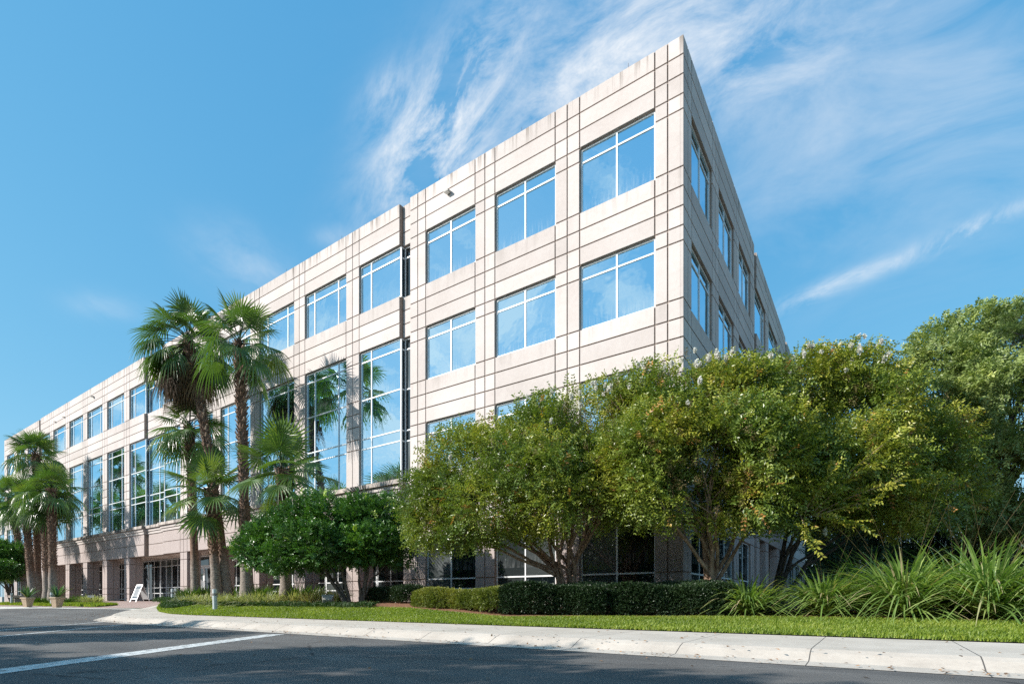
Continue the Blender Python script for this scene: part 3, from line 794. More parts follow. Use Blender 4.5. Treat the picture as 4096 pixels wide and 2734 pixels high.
def gp(px, v):   # a point on the lawn/bed under photo column px at distance v
    u, d = at_v(px, v); return np.array((u, v, float(z_lawn(u, v))))
D1, D2, D3 = 16.4, 14.4, 15.6
lobe_tree('crape_myrtle', 'crape myrtle with a wide olive crown reaching left to the dark ligustrum trees', 'tree', 'crape myrtles along the facade', gp(2275, 14.4),
    lobes_px([(1790, 2000, 130, 150, 16.8), (1870, 1880, 170, 150, 16.8), (2030, 1790, 190, 150, 16.4), (2210, 1700, 190, 150, 16.2), (2390, 1640, 180, 150, 16.0), (2160, 1930, 240, 190, 15.2), (2380, 1860, 220, 200, 15.0),
              (1950, 2050, 230, 130, 15.8), (2230, 2060, 260, 95, 15.2), (1745, 2120, 120, 85, 16.2), (1700, 2020, 80, 120, 16.6), (1850, 2140, 120, 60, 16.0), (2480, 1960, 180, 150, 15.2), (2470, 1640, 150, 120, 15.0), (2520, 1780, 130, 130, 14.6), (2300, 1620, 150, 100, 15.8)], 44, .86),
    'spray', 23000, 11, 'crapebark', 'crape', 6, .10, .16, gap=(1.2, -.30), seeds=230, fork=.30,
    blossoms=[(at_d(1800, 1846, 15.9), .14), (at_d(1885, 1926, 15.2), .13), (at_d(1990, 1945, 15.), .13), (at_d(2600, 1712, 14.4), .16), (at_d(2040, 1762, 15.3), .12), (at_d(2205, 1700, 15), .11)],
    leafcfg=dict(tint=.54, tv=.3))
lobe_tree('crape_myrtle', 'tall crape myrtle by the building corner, white blossom along its top', 'tree', 'crape myrtles along the facade', gp(2850, 15.0),
    lobes_px([(2560, 1590, 160, 130, 14.6), (2700, 1545, 160, 125, 14.4), (2880, 1545, 190, 120, 14.4), (3060, 1540, 160, 120, 14.6), (2640, 1780, 210, 200, 13.8), (2880, 1770, 230, 210, 13.5), (3110, 1770, 210, 210, 14.0),
              (2640, 1990, 210, 115, 13.8), (2880, 2010, 230, 105, 13.5), (3110, 1990, 190, 120, 14.0)], 36, .88),
    'spray', 20000, 23, 'crapebark', 'crape', 6, .10, .14, gap=(1.2, -.26), seeds=260, fork=.30,
    blossoms=[(at_d(2835, 1455, 13.6), .19), (at_d(2868, 1440, 13.6), .20), (at_d(2930, 1432, 13.7), .17), (at_d(2785, 1478, 13.7), .16), (at_d(2800, 1545, 13.2), .17), (at_d(2660, 1490, 13.7), .12), (at_d(3080, 1440, 14), .12), (at_d(2750, 1630, 12.9), .1)],
    leafcfg=dict(tint=.58, tv=.3))
lobe_tree('crape_myrtle', 'crape myrtle behind the tall grasses with dark slanting stems', 'tree', 'crape myrtles along the facade', gp(3085, 17.6),
    lobes_px([(3260, 1510, 160, 115, 15.4), (3420, 1480, 110, 115, 15.4), (3420, 1660, 200, 170, 15.0), (3600, 1600, 130, 130, 15.8), (3620, 1790, 200, 180, 15.6), (3360, 1880, 240, 170, 14.6), (3730, 1980, 150, 140, 15.8),
              (3540, 2030, 220, 100, 15.0), (3270, 2040, 160, 80, 14.6)], 26, .9),
    'spray', 19000, 31, 'oakbark', 'crape', 5, .08, .2, gap=(1.2, -.26), seeds=220, fork=.34,
    blossoms=[(at_d(3435, 1366, 15.4), .15), (at_d(3458, 1362, 15.4), .12), (at_d(3290, 1400, 15), .13), (at_d(3250, 1404, 15), .12), (at_d(3300, 2146, 13.8), .15), (at_d(3385, 1500, 14.5), .12), (at_d(3780, 2060, 14.8), .1)],
    leafcfg=dict(tint=.58, tv=.3))

def bright_branch():
    rng = np.random.default_rng(35); root = [o for o in bpy.data.objects if o.name.startswith('crape_myrtle') and o.type == 'EMPTY'][-1]
    mb, tw = MB(), MB(); P, D = [], []
    for (x0, y0), (x1, y1) in (((3240, 2030), (3560, 1760)), ((3260, 2040), (3480, 1850)), ((3250, 2060), (3600, 1920)), ((3260, 2060), (3480, 2010)), ((3220, 2050), (3320, 1900)), ((3240, 2060), (3420, 2090)), ((3200, 2060), (3240, 2160))):
        a, b = at_d(x0, y0, 13.2), at_d(x1, y1, 12.6)
        pts = limb(tw, a, b, .014, .004, rng, 7, .06, .15, 5)
        for t in np.linspace(.15, 1, 9):
            p = np.array([np.interp(t, np.linspace(0, 1, 7), pts[:, k]) for k in range(3)]); P.append(p); D.append(unit(b - a + rng.normal(0, .35, 3)))
    P, D = np.array(P), np.array(D)
    sprays(mb, P, D, rng, k=16, step=.032, L=.13, W=.062, tint=np.clip(rng.normal(.76, .05, len(P)), 0, .84), droop=.3)
    mb.build('leafy_shoot', M['crape'], root); tw.build('twigs', M['crapebark'], root)
bright_branch()
DL = 20.4
lobe_tree('ligustrum_tree', 'dark glossy ligustrum tree, left of the pair, with a low spreading crown', 'tree', 'ligustrum trees before the arcade', gp(1403, 13.0),
    lobes_px([(1020, 2195, 85, 75, 20.8), (1110, 2150, 110, 95, 20.6), (1215, 2085, 110, 95, 20.4), (1310, 2060, 95, 90, 20.4), (1120, 2235, 130, 50, 20.2), (1290, 2190, 140, 85, 19.8), (1230, 2170, 120, 80, 19.6)]),
    'leaf', 8500, 41, 'bark', 'lig', 4, .075, .3, gap=(1.8, -.55), fork=.5, leafcfg=dict(k=10, step=.03, L=.11, W=.06, droop=.1, up=.45, tint=.40, tv=.3))
lobe_tree('ligustrum_tree', 'dark glossy ligustrum tree, right of the pair, touching the crape myrtle', 'tree', 'ligustrum trees before the arcade', gp(1446, 13.3),
    lobes_px([(1440, 2075, 95, 85, 20.4), (1540, 2060, 90, 75, 20.4), (1600, 2110, 65, 95, 20.2), (1500, 2170, 130, 80, 20.0), (1420, 2190, 90, 75, 19.8), (1590, 2210, 75, 55, 20.0)]),
    'leaf', 7000, 43, 'bark', 'lig', 4, .06, .3, gap=(1.8, -.55), fork=.5, leafcfg=dict(k=10, step=.03, L=.11, W=.06, droop=.1, up=.45, tint=.36, tv=.3))
lobe_tree('ligustrum_tree', 'dark leafy tree at the left edge beside the stone pedestal', 'tree', None, np.array((*at_d(48, 2395, 44)[:2], -.12)),
    lobes_px([(-60, 2230, 60, 55, 44), (0, 2225, 55, 55, 44), (50, 2215, 40, 45, 44), (75, 2260, 25, 35, 44), (10, 2280, 70, 35, 43), (-60, 2290, 60, 35, 43)]),
    'leaf', 7000, 47, 'bark', 'lig', 4, .09, .3, gap=(1.2, -.55), fork=.45, leafcfg=dict(k=10, step=.045, L=.14, W=.075, droop=.1, up=.4, tint=.35, tv=.3))
# oaks and undergrowth to the right
lobe_tree('live_oak', 'large live oak at the right edge with sky showing through its crown', 'tree', None, np.array((*at_d(4010, 2400, 29)[:2], -.3)),
    lobes_px([(3760, 1400, 110, 110, 29), (3800, 1480, 150, 130, 28), (3900, 1330, 110, 90, 29), (4010, 1390, 130, 120, 29), (4130, 1450, 120, 160, 29), (3720, 1600, 130, 140, 28), (3890, 1600, 180, 130, 27), (4090, 1690, 150, 130, 27), (3770, 1800, 160, 130, 28),
              (3970, 1850, 180, 120, 27), (4160, 1920, 160, 150, 27), (3830, 1980, 180, 110, 28), (4020, 2060, 180, 110, 27), (4180, 1320, 130, 110, 28), (4200, 1620, 130, 170, 28), (4060, 1560, 150, 130, 28), (4110, 1270, 100, 70, 28.5)]),
    'leaf', 25000, 53, 'oakbark', 'oak', 3, .2, .25, gap=(1.0, -.16), fork=.45, leafcfg=dict(k=10, step=.06, L=.19, W=.10, droop=.1, up=.15, tint=.5, tv=.22))
lobe_tree('evergreen_tree', 'dark evergreen behind the third crape myrtle, filling the gap under the oak', 'tree', 'dark trees beyond the tall grasses', np.array((*at_d(3560, 2400, 33)[:2], -.3)),
    lobes_px([(3380, 2150, 130, 120, 33), (3560, 2080, 170, 170, 33), (3720, 2150, 150, 140, 33), (3480, 2270, 190, 80, 32), (3680, 2280, 170, 80, 32), (3560, 1900, 120, 120, 34)]),
    'leaf', 12000, 59, 'oakbark', 'dark', 3, .14, .3, gap=(.8, -.6), leafcfg=dict(k=10, step=.06, L=.14, W=.07, droop=.1, up=.1, tint=.35, tv=.2))
lobe_tree('evergreen_tree', 'dark evergreen at the right edge under the oak crown', 'tree', 'dark trees beyond the tall grasses', np.array((*at_d(3960, 2400, 31)[:2], -.3)),
    lobes_px([(3850, 2170, 140, 120, 31), (4000, 2180, 140, 120, 31), (4150, 2160, 140, 150, 31), (3900, 2290, 160, 70, 30), (4080, 2290, 160, 70, 30)]),
    'leaf', 11000, 61, 'oakbark', 'dark', 3, .14, .3, gap=(.8, -.6), leafcfg=dict(k=10, step=.06, L=.14, W=.07, droop=.1, up=.1, tint=.45, tv=.2))
lobe_tree('evergreen_tree', 'dark evergreen at the far end of the building side wall', 'tree', 'dark trees beyond the tall grasses', np.array((*at_d(3300, 2400, 48)[:2], -.3)),
    lobes_px([(3240, 2250, 70, 110, 48), (3330, 2180, 90, 140, 48), (3430, 2230, 90, 130, 48), (3290, 2340, 110, 50, 47)]),
    'leaf', 8000, 67, 'oakbark', 'dark', 2, .16, .3, gap=(.6, -.6), leafcfg=dict(k=10, step=.09, L=.20, W=.10, droop=.1, up=.1, tint=.5, tv=.2))
# pine whose branch tips reach into the picture at the top right
def pine_tree():
    rng = np.random.default_rng(71); d = 19.5
    b = at_d(4330, 2400, d); b[2] = -.4
    root = empty('pine_tree', b, 'pine with bright needle tufts reaching in at the top right', 'tree')
    tr = MB(); top = np.array((b[0], b[1], 13.2)); limb(tr, b, top, .2, .06, rng, 10, .03)
    mb = MB(); tufts = []
    for px, py in ((4035, 1262), (4070, 1300), (4090, 1245), (4020, 1320), (4120, 1290), (4060, 1345), (4150, 1220), (4160, 1340), (4180, 1260), (4230, 1200), (4260, 1330), (4300, 1400), (4280, 1240), (4350, 1180), (4400, 1280), (4220, 1420), (4380, 1400)):
        t = at_d(px, py, d + rng.uniform(-.9, .9)); tufts.append(t)
        limb(tr, (b[0], b[1], t[2] - rng.uniform(.4, .9)), t, .035, .012, rng, 6, .1, 0, 5)
        for q in range(7):
            c = t + rng.normal(0, .12, 3)
            m = 110; dd = unit(rng.normal(size=(m, 3)) + np.array((0, 0, .25)))
            leaves(mb, np.repeat(c[None], m, 0), dd, rng.normal(size=(m, 3)), rng.uniform(.16, .27, m), .011, rng.random(m))
    tr.build('trunk', M['bark'], root, smooth=True); mb.build('crown', M['pine'], root)
pine_tree()

# trees across the road, behind the camera: they shade the road and darken the ground floor glass
for i, (u, v, h, r) in enumerate([(-42, -9.8, 9.3, 4.2), (-31, -9.0, 9.2, 4.3), (-22.5, -9.0, 9.1, 4.3), (-14.5, -8.6, 9.2, 4.3), (-7.5, -8.8, 8.7, 4.2), (-53, -10, 10, 4.2)]):
    rng = np.random.default_rng(100 + i)
    lb = [(np.array((u, v, h - r * .75 - .77)) + rng.normal(0, 1, 3) * np.array((r * .52, r * .42, r * .26)), np.array((r, r, r * .6)) * rng.uniform(.26, .44)) for _ in range(10)]
    lobe_tree('street_tree', 'broad leafy tree across the road from the building, %s' % ('second from the far end', 'third from the far end', 'opposite the entrance', 'opposite the stop line', 'nearest the camera', 'at the far end beyond the drop-off')[i],
              'tree', 'trees across the road', (u, v, -.77), lb, 'leaf', 4500, 200 + i, 'oakbark', 'street', 2, .16, .15, gap=None, fork=.45, leafcfg=dict(k=10, step=.07, L=.26, W=.17, droop=.1, up=.1))

# the wood that closes the far side of the road, mirrored in the ground floor glass
def treeline():
    rng = np.random.default_rng(140); n = 16000
    u = rng.uniform(-110, 30, n); v = -27 - rng.random(n) * 5
    top = 8.5 + 1.6 * np.sin(u * .31) + 1.1 * np.sin(u * .83 + 1)
    P = np.stack([u, v, -.8 + top * rng.random(n) ** .8], 1)
    mb = MB(); sprays(mb, P, unit(rng.normal(0, .7, (n, 3)) + np.array((0, .7, .3))), rng, k=10, step=.14, L=.5, W=.3, tint=np.clip(.4 + .25 * clump_noise(P, .6), .02, 1), droop=.05)
    tag(mb.build('treeline', M['dark']), 'dark wood across the road', 'trees', kind='stuff')
treeline()
# ---------------------------------------------------------------- palms
def fan_leaf(mb, rng, base, dirv, pet, Rl, droop, tint, nseg=28, mat=0, span=122, petmat=1, closed=1.0):
    up = np.array((0, 0, 1.)); d = unit(dirv); s = np.cross(d, up)
    s = unit(s) if np.linalg.norm(s) > .05 else np.array((1., 0, 0))
    t = np.linspace(0, 1, 6)[:, None]
    bend = .30 * pet
    P = base + d * pet * t - up * bend * t ** 2 * max(.15, (1 - abs(d[2])) + .1)
    mb.tube(P, np.linspace(.03, .014, 6), 5, petmat, False)
    a = unit(P[-1] - P[-2]); s = unit(np.cross(a, up)) if abs(a[2]) < .985 else s
    roll = rng.normal(0, .4); n = np.cross(s, a); s, n = s * math.cos(roll) + n * math.sin(roll), n * math.cos(roll) - s * math.sin(roll)
    if n[2] < 0 and abs(a[2]) < .9: n, s = -n, -s
    th = np.radians(np.linspace(-span, span, nseg)) + rng.normal(0, .012, nseg)
    half = math.radians(span) / nseg * .95
    rr = np.array([.03, .28, .50, .68, .85, 1.0])
    wid = np.array([1, 1, .95, .70, .38, .04])
    H = P[-1]
    V, F = [], []
    base_i = 0
    cup = .2
    for j, q in enumerate(th):
        Ls = Rl * (.62 + .38 * math.cos(q / 2) ** 2) * rng.uniform(.92, 1.06)
        e = math.cos(q) * a + math.sin(q) * s; p = -math.sin(q) * a + math.cos(q) * s
        dr = droop * rng.uniform(.7, 1.35)
        for r, w in zip(rr, wid):
            x = r * Ls; hw = math.tan(half) * min(x, Rl * .50) * w
            out = max(0, r - .36)
            c = H + e * x * (1 - .18 * out * dr) - n * cup * (x * x / Rl) * abs(math.sin(q)) ** 1.2 - up * dr * Rl * out ** 1.8 * 1.35
            V += [c - p * hw + n * hw * .55, c, c + p * hw + n * hw * .55]
        for i in range(5):
            b = base_i + i * 3
            F += [(b, b + 3, b + 4, b + 1), (b + 1, b + 4, b + 5, b + 2)]
        base_i += 18
    mb.raw(V, F, mat, np.clip(tint + np.repeat(rng.normal(0, .05, nseg), 18), .01, 1))
def palm(label, group, base, top, r0, r1, nl, Rl, seed, skirt=0, boots_from=.45, lean=0., pet=1.0, elo=-35, dr=1.0):
    rng = np.random.default_rng(seed)
    base = np.asarray(base, float); top = np.asarray(top, float)
    root = empty('palm_tree', base, label, 'palm', group)
    r0 *= .9; r1 *= .86; n = 26; t = np.linspace(0, 1, n)
    hor = (top - base) * np.array((1, 1, 0)); P = np.array([base + np.array((0, 0, (top - base)[2])) * q + hor * (q ** (1.0 + lean)) for q in t])
    P[0, 2] -= .15
    rad = r1 + (r0 * 1.25 - r1) * np.exp(-t * 9) + (r0 - r1) * .55 * (1 - t); rad = rad * (1 + .05 * np.sin(t * 40 + rng.uniform(0, 6)))
    mb = MB(); mb.tube(P, rad, 14); mb.build('trunk', M['palmbark'], root, smooth=True)
    # cut leaf bases in spiral ranks
    mb = MB(); H = top[2] - base[2]; nb = int(H * (1 - boots_from) * 58)
    up = np.array((0, 0, 1.))
    for i in range(nb):
        q = boots_from + (1 - boots_from) * (i + rng.random()) / nb
        an = i * 2.39996 + rng.normal(0, .12)
        c = np.array([np.interp(q, t, P[:, k]) for k in range(3)]); r = np.interp(q, t, rad)
        e = np.array((math.cos(an), math.sin(an), 0)); s = np.array((-math.sin(an), math.cos(an), 0))
        k = .5 + .62 * smooth(boots_from, 1, q); ln = rng.uniform(.13, .24) * k; w = rng.uniform(.05, .085) * k; op = rng.uniform(.05, .15) * k
        b = c + e * r * .93
        V = [b - s * w, b + s * w, b + s * w * .55 + e * op + up * ln, b - s * w * .55 + e * op + up * ln,
             b - up * .03 - s * w * .6 + e * .02, b - up * .03 + s * w * .6 + e * .02, b + s * w * .4 + e * (op + .035) + up * ln * .9, b - s * w * .4 + e * (op + .035) + up * ln * .9]
        ti = np.clip(rng.normal(.45, .25), .02, 1)
        mb.raw(V, [(3, 2, 1, 0), (4, 5, 6, 7), (2, 3, 7, 6), (0, 4, 7, 3), (1, 2, 6, 5)], 0, ti)
    mb.build('leaf_bases', M['boot'], root)
    mb = MB()
    for i in range(nl):
        f = (i + .5) / nl
        el = math.radians(82 + (elo - 82) * f ** .85 + rng.normal(0, 6)); az = i * 2.39996 + rng.normal(0, .25)
        d = np.array((math.cos(az) * math.cos(el), math.sin(az) * math.cos(el), math.sin(el)))
        o = top + np.array((0, 0, .18 - .45 * f)) + d * .08
        fan_leaf(mb, rng, o, d, pet * rng.uniform(.7, 1.1) * (.75 + .35 * min(1, 2 * f)), Rl * rng.uniform(.8, 1.08), (.12 + .62 * f + .25 * (el < .2)) * dr, np.clip(rng.normal(.5 - .15 * f, .18), .02, 1), nseg=28, closed=1)
    mb.build('crown', [M['fan'], M['lily']], root)
    if skirt:
        mb = MB()
        for i in range(skirt):
            az = rng.uniform(0, 2 * math.pi); el = math.radians(rng.uniform(-82, -50)); q = rng.uniform(0, 1)
            d = np.array((math.cos(az) * math.cos(el), math.sin(az) * math.cos(el), math.sin(el)))
            o = top + np.array((math.cos(az) * .15, math.sin(az) * .15, -.25 - .75 * q))
            fan_leaf(mb, rng, o, d, pet * rng.uniform(.6, 1.0), Rl * rng.uniform(.8, 1.2), .9, np.clip(rng.normal(.55, .25), .02, 1), nseg=20, span=62, petmat=0)
        # hanging fruit stalks
        for i in range(18):
            az = R(175) + rng.uniform(-1.2, 1.2); o = top + np.array((0, 0, -.25))
            e = np.array((math.cos(az), math.sin(az), 0)); L = rng.uniform(1.3, 2.1)
            pts = np.array([o + e * L * .95 * q + np.array((0, 0, .45 * L * q - 1.55 * L * q * q)) for q in np.linspace(0, 1, 7)])
            mb.tube(pts, np.linspace(.018, .008, 7), 4, 0, False)
            m = 170; qq = rng.uniform(.55, 1, m); pp = np.array([[np.interp(x, np.linspace(0, 1, 7), pts[:, k]) for k in range(3)] for x in qq]) + rng.normal(0, .13, (m, 3)) - np.array((0, 0, .2)) * rng.random((m, 1))
            leaves(mb, pp, rng.normal(0, .5, (m, 3)) - np.array((0, 0, 1.)), rng.normal(size=(m, 3)), .16, .03, np.clip(rng.normal(.5, .2, m), 0.02, 1))
        mb.build('dead_fronds', M['dead'], root)
    return root
def palm_px(label, group, bpx, v, tpx, tpy, **kw):
    u, d = at_v(bpx, v); zb = min(float(z_lawn(u, v)), -.1) if u > -33 else -.2
    ut, dt = at_v(tpx, v)
    zt = (HZ - tpy) * dt / FPX
    return palm(label, group, (u, v, zb), (ut, v, zt), **kw)
GR = 'fan palms behind the front lawn'; GLF = 'fan palms beside the drop-off'
palm_px('tallest palm of the right group, leaning left under a skirt of dead brown fronds', GR, 905, 13.6, 752, 1365, r0=.27, r1=.17, nl=42, Rl=1.3, seed=1, dr=1.1, skirt=46, boots_from=.33, lean=.35, pet=1.45, elo=-45)
palm_px('tall straight palm with a clean rough trunk, rightmost of the two tallest', GR, 990, 13.5, 958, 1372, r0=.29, r1=.2, nl=22, Rl=1.32, seed=2, dr=1.0, boots_from=.27, lean=.0, pet=1.4, elo=-25)
palm_px('middling palm left of the leaning tall palm, its crown below the dead skirt', GR, 785, 13.9, 758, 1712, r0=.25, r1=.18, nl=26, Rl=1.25, seed=3, dr=.9, boots_from=.42, pet=1.1, elo=-42)
palm_px('short palm in front of the leaning trunk with bright low fans', GR, 870, 13.1, 838, 1965, r0=.27, r1=.2, nl=19, Rl=1.35, seed=4, dr=.4, boots_from=.42, pet=1.25, elo=-28)
palm_px('short palm right of the group, above the ligustrum crown', GR, 1146, 13.3, 1130, 1880, r0=.27, r1=.21, nl=20, Rl=1.35, seed=5, dr=.4, boots_from=.5, pet=1.3, elo=-26)
palm_px('palm at the far left of the left group, trunk leaning left', GLF, 110, 13.4, 44, 1985, r0=.30, r1=.24, nl=26, Rl=1.32, seed=6, dr=.95, boots_from=.3, pet=1.15, elo=-42)
palm_px('palm with a pale lower trunk, second from left in the left group', GLF, 133, 13.1, 98, 2000, r0=.32, r1=.25, nl=24, Rl=1.32, seed=7, dr=.95, boots_from=.3, pet=1.15, elo=-42)
palm_px('tallest palm of the left group, crown level with the third floor windows', GLF, 152, 13.8, 143, 1815, r0=.30, r1=.24, nl=30, Rl=1.32, seed=8, dr=.95, boots_from=.3, pet=1.2, elo=-40)
palm_px('palm of the left group with shaded crown, next to last on the right', GLF, 191, 13.5, 178, 2000, r0=.32, r1=.25, nl=22, Rl=1.32, seed=9, dr=.95, boots_from=.3, pet=1.1, elo=-42)
palm_px('rightmost palm of the left group, fans spread before the tall windows', GLF, 213, 13.2, 206, 1955, r0=.32, r1=.25, nl=26, Rl=1.32, seed=10, dr=.95, boots_from=.3, pet=1.2, elo=-36)

# ---------------------------------------------------------------- hedges and low planting
def hedge(name, label, a, b, depth, h, n, mat, seed, tint=.45, L=.055, W=.03, group='clipped hedges', stems=True):
    rng = np.random.default_rng(seed); a = np.asarray(a, float); b = np.asarray(b, float)
    Lh = np.linalg.norm(b - a); d = (b - a) / Lh; nn = np.array((-d[1], d[0]))
    z0 = float(z_lawn(*((a + b) / 2)))
    mid = (a + b) / 2
    root = empty(name, (mid[0], mid[1], z0), label, 'hedge', group)
    f = rng.random((n, 3)); side = rng.random(n)
    s = f[:, 0] * Lh; q = f[:, 1] * depth; z = .06 + f[:, 2] * (h - .06)
    on = side < .42; z[on] = h - rng.exponential(.05, on.sum())
    fr = (side >= .42) & (side < .80); q[fr] = rng.exponential(.06, fr.sum())
    # a softly rounded, slightly uneven block
    bulge = .09 * np.sin(s * 2.3 + seed) + .06 * np.sin(s * 5.1 + z * 4)
    e = np.minimum(np.minimum(s, Lh - s), .5) / .5
    q = q - bulge + .16 * (1 - np.sqrt(np.clip(e, 0, 1)))
    z = z * (1 + .09 * np.sin(s * 1.7 + q * 3 + seed)) * (.86 + .14 * np.sqrt(np.clip(e, 0, 1)))
    rt = np.clip((z / h - .8) / .2, 0, 1); q = q + rt * .09 * (q < depth / 2)
    pu = a[None] + d[None] * s[:, None] + nn[None] * q[:, None]
    P = np.concatenate([pu, (z0 + z)[:, None]], 1)
    out = np.zeros((n, 3)); out[:, :2] -= nn * (q < depth * .4)[:, None]; out[:, 2] += .7
    D = unit(out + rng.normal(0, .7, (n, 3)))
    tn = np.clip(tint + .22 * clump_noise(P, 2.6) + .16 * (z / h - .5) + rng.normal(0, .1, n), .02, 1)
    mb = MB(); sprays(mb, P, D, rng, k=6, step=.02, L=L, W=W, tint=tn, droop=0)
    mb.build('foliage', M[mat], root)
    mb = MB()
    for i in range(int(Lh * 9)):
        x = a + d * rng.random() * Lh + nn * rng.uniform(.12, .9) * depth
        for k in range(3): limb(mb, (x[0], x[1], z0 - .03), (x[0] + rng.normal(0, .12), x[1] + rng.normal(0, .12), z0 + h * rng.uniform(.6, .85)), .012, .005, rng, 4, .2, 0, 4)
    mb.build('stems', M['bark'], root)
def hp(px, v): u, d = at_v(px, v); return np.array((u, v))
hedge('hedge', 'low golden green hedge in sun, left of the dark clipped hedges', hp(1640, 12.75), hp(2015, 12.05), 1.0, .60, 9000, 'gold', 301, .5, .05, .03)
hedge('hedge', 'dark glossy clipped hedge next to the golden hedge', hp(1995, 12.05), hp(2420, 12.9), 1.1, .80, 11000, 'hedge', 302, .42)
hedge('hedge', 'dark clipped hedge running behind the crape myrtle towards the tall grasses', hp(2435, 13.2), hp(2940, 14.2), 1.1, .80, 11000, 'hedge', 303, .5)
hedge('hedge', 'low dark shrub row under the ligustrum trunks', hp(1440, 13.5), hp(1650, 13.2), 1.0, .55, 5000, 'hedge', 304, .5)
hedge('hedge', 'low shaded shrub row against the side wall of the building', np.array((-3.9, 17.5)), np.array((-3.4, 27.)), .8, .6, 4500, 'dark', 305, .45, .08, .045)

def clump(name, label, cat, group, base, n, Lr, seed, mat, w=.012, spread=1.0, segs=6, stalks=0, lean=.0, base_r=.15, stiff=.5, tint=(.45, .2)):
    rng = np.random.default_rng(seed); base = np.asarray(base, float)
    az = rng.uniform(0, 2 * np.pi, n); L = rng.uniform(Lr[0], Lr[1], n); r0 = base_r * np.sqrt(rng.random(n))
    el = np.radians(90 - np.clip(np.abs(rng.normal(0, 30, n)) * spread, 0, 80))
    e = np.stack([np.cos(az), np.sin(az), 0 * az], 1); sd = np.stack([-np.sin(az), np.cos(az), 0 * az], 1); up = np.array((0, 0, 1.))
    b = base + e * r0[:, None]
    rows = []; t = np.linspace(0, 1, segs + 1)
    g = rng.uniform(.35, 1.15, n) * (1 - stiff) * 2
    for q in t:
        x = L * (np.cos(el) * q + .38 * g * q * q); z = L * (np.sin(el) * q - g * .62 * q ** 2.3)
        c = b + e * x[:, None] + up * np.maximum(z, .02 - .3 * (q > 0))[:, None]
        ww = w * (1 - q ** 2.2) * rng.uniform(.9, 1.1) + .0008
        tw = sd + up * .4 * (rng.random((n, 1)) - .5)
        rows.append((c - tw * ww, c + tw * ww))
    V = np.stack([x for p in rows for x in p], 1)
    k = V.shape[1]; V = V.reshape(-1, 3)
    fr = []
    for i in range(segs): fr.append(np.stack([np.arange(n) * k + 2 * i, np.arange(n) * k + 2 * i + 1, np.arange(n) * k + 2 * i + 3, np.arange(n) * k + 2 * i + 2], 1))
    mb = MB(); mb.raw(V, np.vstack(fr), 0, np.repeat(np.clip(rng.normal(tint[0], tint[1], n), .02, 1), k))
    if not stalks:
        o = mb.build(name, M[mat]);
        # origin at the foot of the clump
        co = np.empty(len(o.data.vertices) * 3, np.float32); o.data.vertices.foreach_get('co', co); co = co.reshape(-1, 3) - base; o.data.vertices.foreach_set('co', co.astype(np.float32).ravel()); o.location = base
        return tag(o, label, cat, group, 'thing')
    root = empty(name, base, label, cat, group); root['kind'] = 'thing'
    mb.build('blades', M[mat], root)
    mb = MB()
    for i in range(stalks):
        a = rng.uniform(0, 6.28); s = rng.uniform(.25, .75); Lq = rng.uniform(1.5, 2.15) * Lr[1] / 1.9
        ee = np.array((math.cos(a), math.sin(a), 0))
        mb.tube([base + ee * Lq * s * q * (1 + .3 * q) * .6 + np.array((0, 0, Lq * q * (1 - .15 * s * q))) for q in np.linspace(0, 1, 5)], np.linspace(.004, .002, 5), 4, 0, False)
    mb.build('flower_stalks', M['seed'], root)
    return root
GG = 'tall arching grasses beside the lawn'
for i, (px, v, n, L0, L1, lab) in enumerate([
    (2990, 14.75, 620, .8, 1.45, 'arching grass clump at the end of the dark hedge'), (3300, 15.0, 700, .9, 1.6, 'arching grass clump before the slanting crape myrtle stems'),
    (3620, 14.9, 780, 1.1, 1.95, 'tallest arching grass clump, with brown seed stalks'), (3960, 14.75, 720, 1.1, 2.0, 'arching grass clump at the right edge of the lawn'),
    (3480, 16.8, 500, 1.2, 2.0, 'arching grass clump behind the front row, left of the tallest'), (3830, 16.6, 500, 1.2, 2.1, 'arching grass clump behind the front row, near the right edge'), (4240, 14.9, 500, 1.1, 1.9, 'arching grass clump cut by the right edge')]):
    b = gp(px, v); clump('tall_grass', lab, 'grass clump', GG, b, int(n * 1.0), (L0 * 1.1, L1 * (1.3 if i > 1 else 1.15)), 400 + i, 'pampas', .025, 1.1, 8, 8 if i > 1 else 5, base_r=.28, stiff=.40, tint=(.5, .27))

# strap-leaved lilies and pale variegated grass in the palm bed
rng0 = np.random.default_rng(77)
lil = [(735, 14.3), (770, 13.6), (830, 14.2), (935, 14.2), (1020, 14.4), (1052, 13.4), (1085, 14.5), (1195, 13.6), (1250, 14.2)]
for i, (px, v) in enumerate(lil):
    b = gp(px, v); clump('lily_clump', ('green strap-leaved clump at the lawn nose by the rear bollards', 'green strap-leaved clump left of the front bollard', 'green strap-leaved clump behind the leaning palm', 'green strap-leaved clump between the two tall palm trunks',
        'green strap-leaved clump behind the straight palm trunk', 'bright green strap-leaved clump right of the straight palm trunk', 'green strap-leaved clump close to the arcade glass', 'green strap-leaved clump right of the short palm', 'green strap-leaved clump beside the ligustrum stems')[i],
        'plant', 'strap-leaved clumps in the palm bed', b, 190, (.75, 1.2), 500 + i, 'lily', .022, 1.15, 5, base_r=.28, stiff=.6)
var = [(760, 12.75), (800, 12.65), (845, 12.6), (890, 12.6), (935, 12.6), (980, 12.7), (1020, 12.65), (1062, 12.7), (1110, 13.0), (1165, 13.2), (1235, 13.5), (1285, 13.4), (1350, 13.6)]
vlab = ['at the lawn nose', 'second from the lawn nose', 'just left of the front bollard', 'directly behind the front bollard', 'right of the front bollard', 'at the foot of the straight palm', 'between straight and short palms', 'before the bright green clump', 'left of the short palm foot', 'right of the short palm foot', 'under the ligustrum crown', 'left of the ground spotlight', 'behind the ground spotlight']
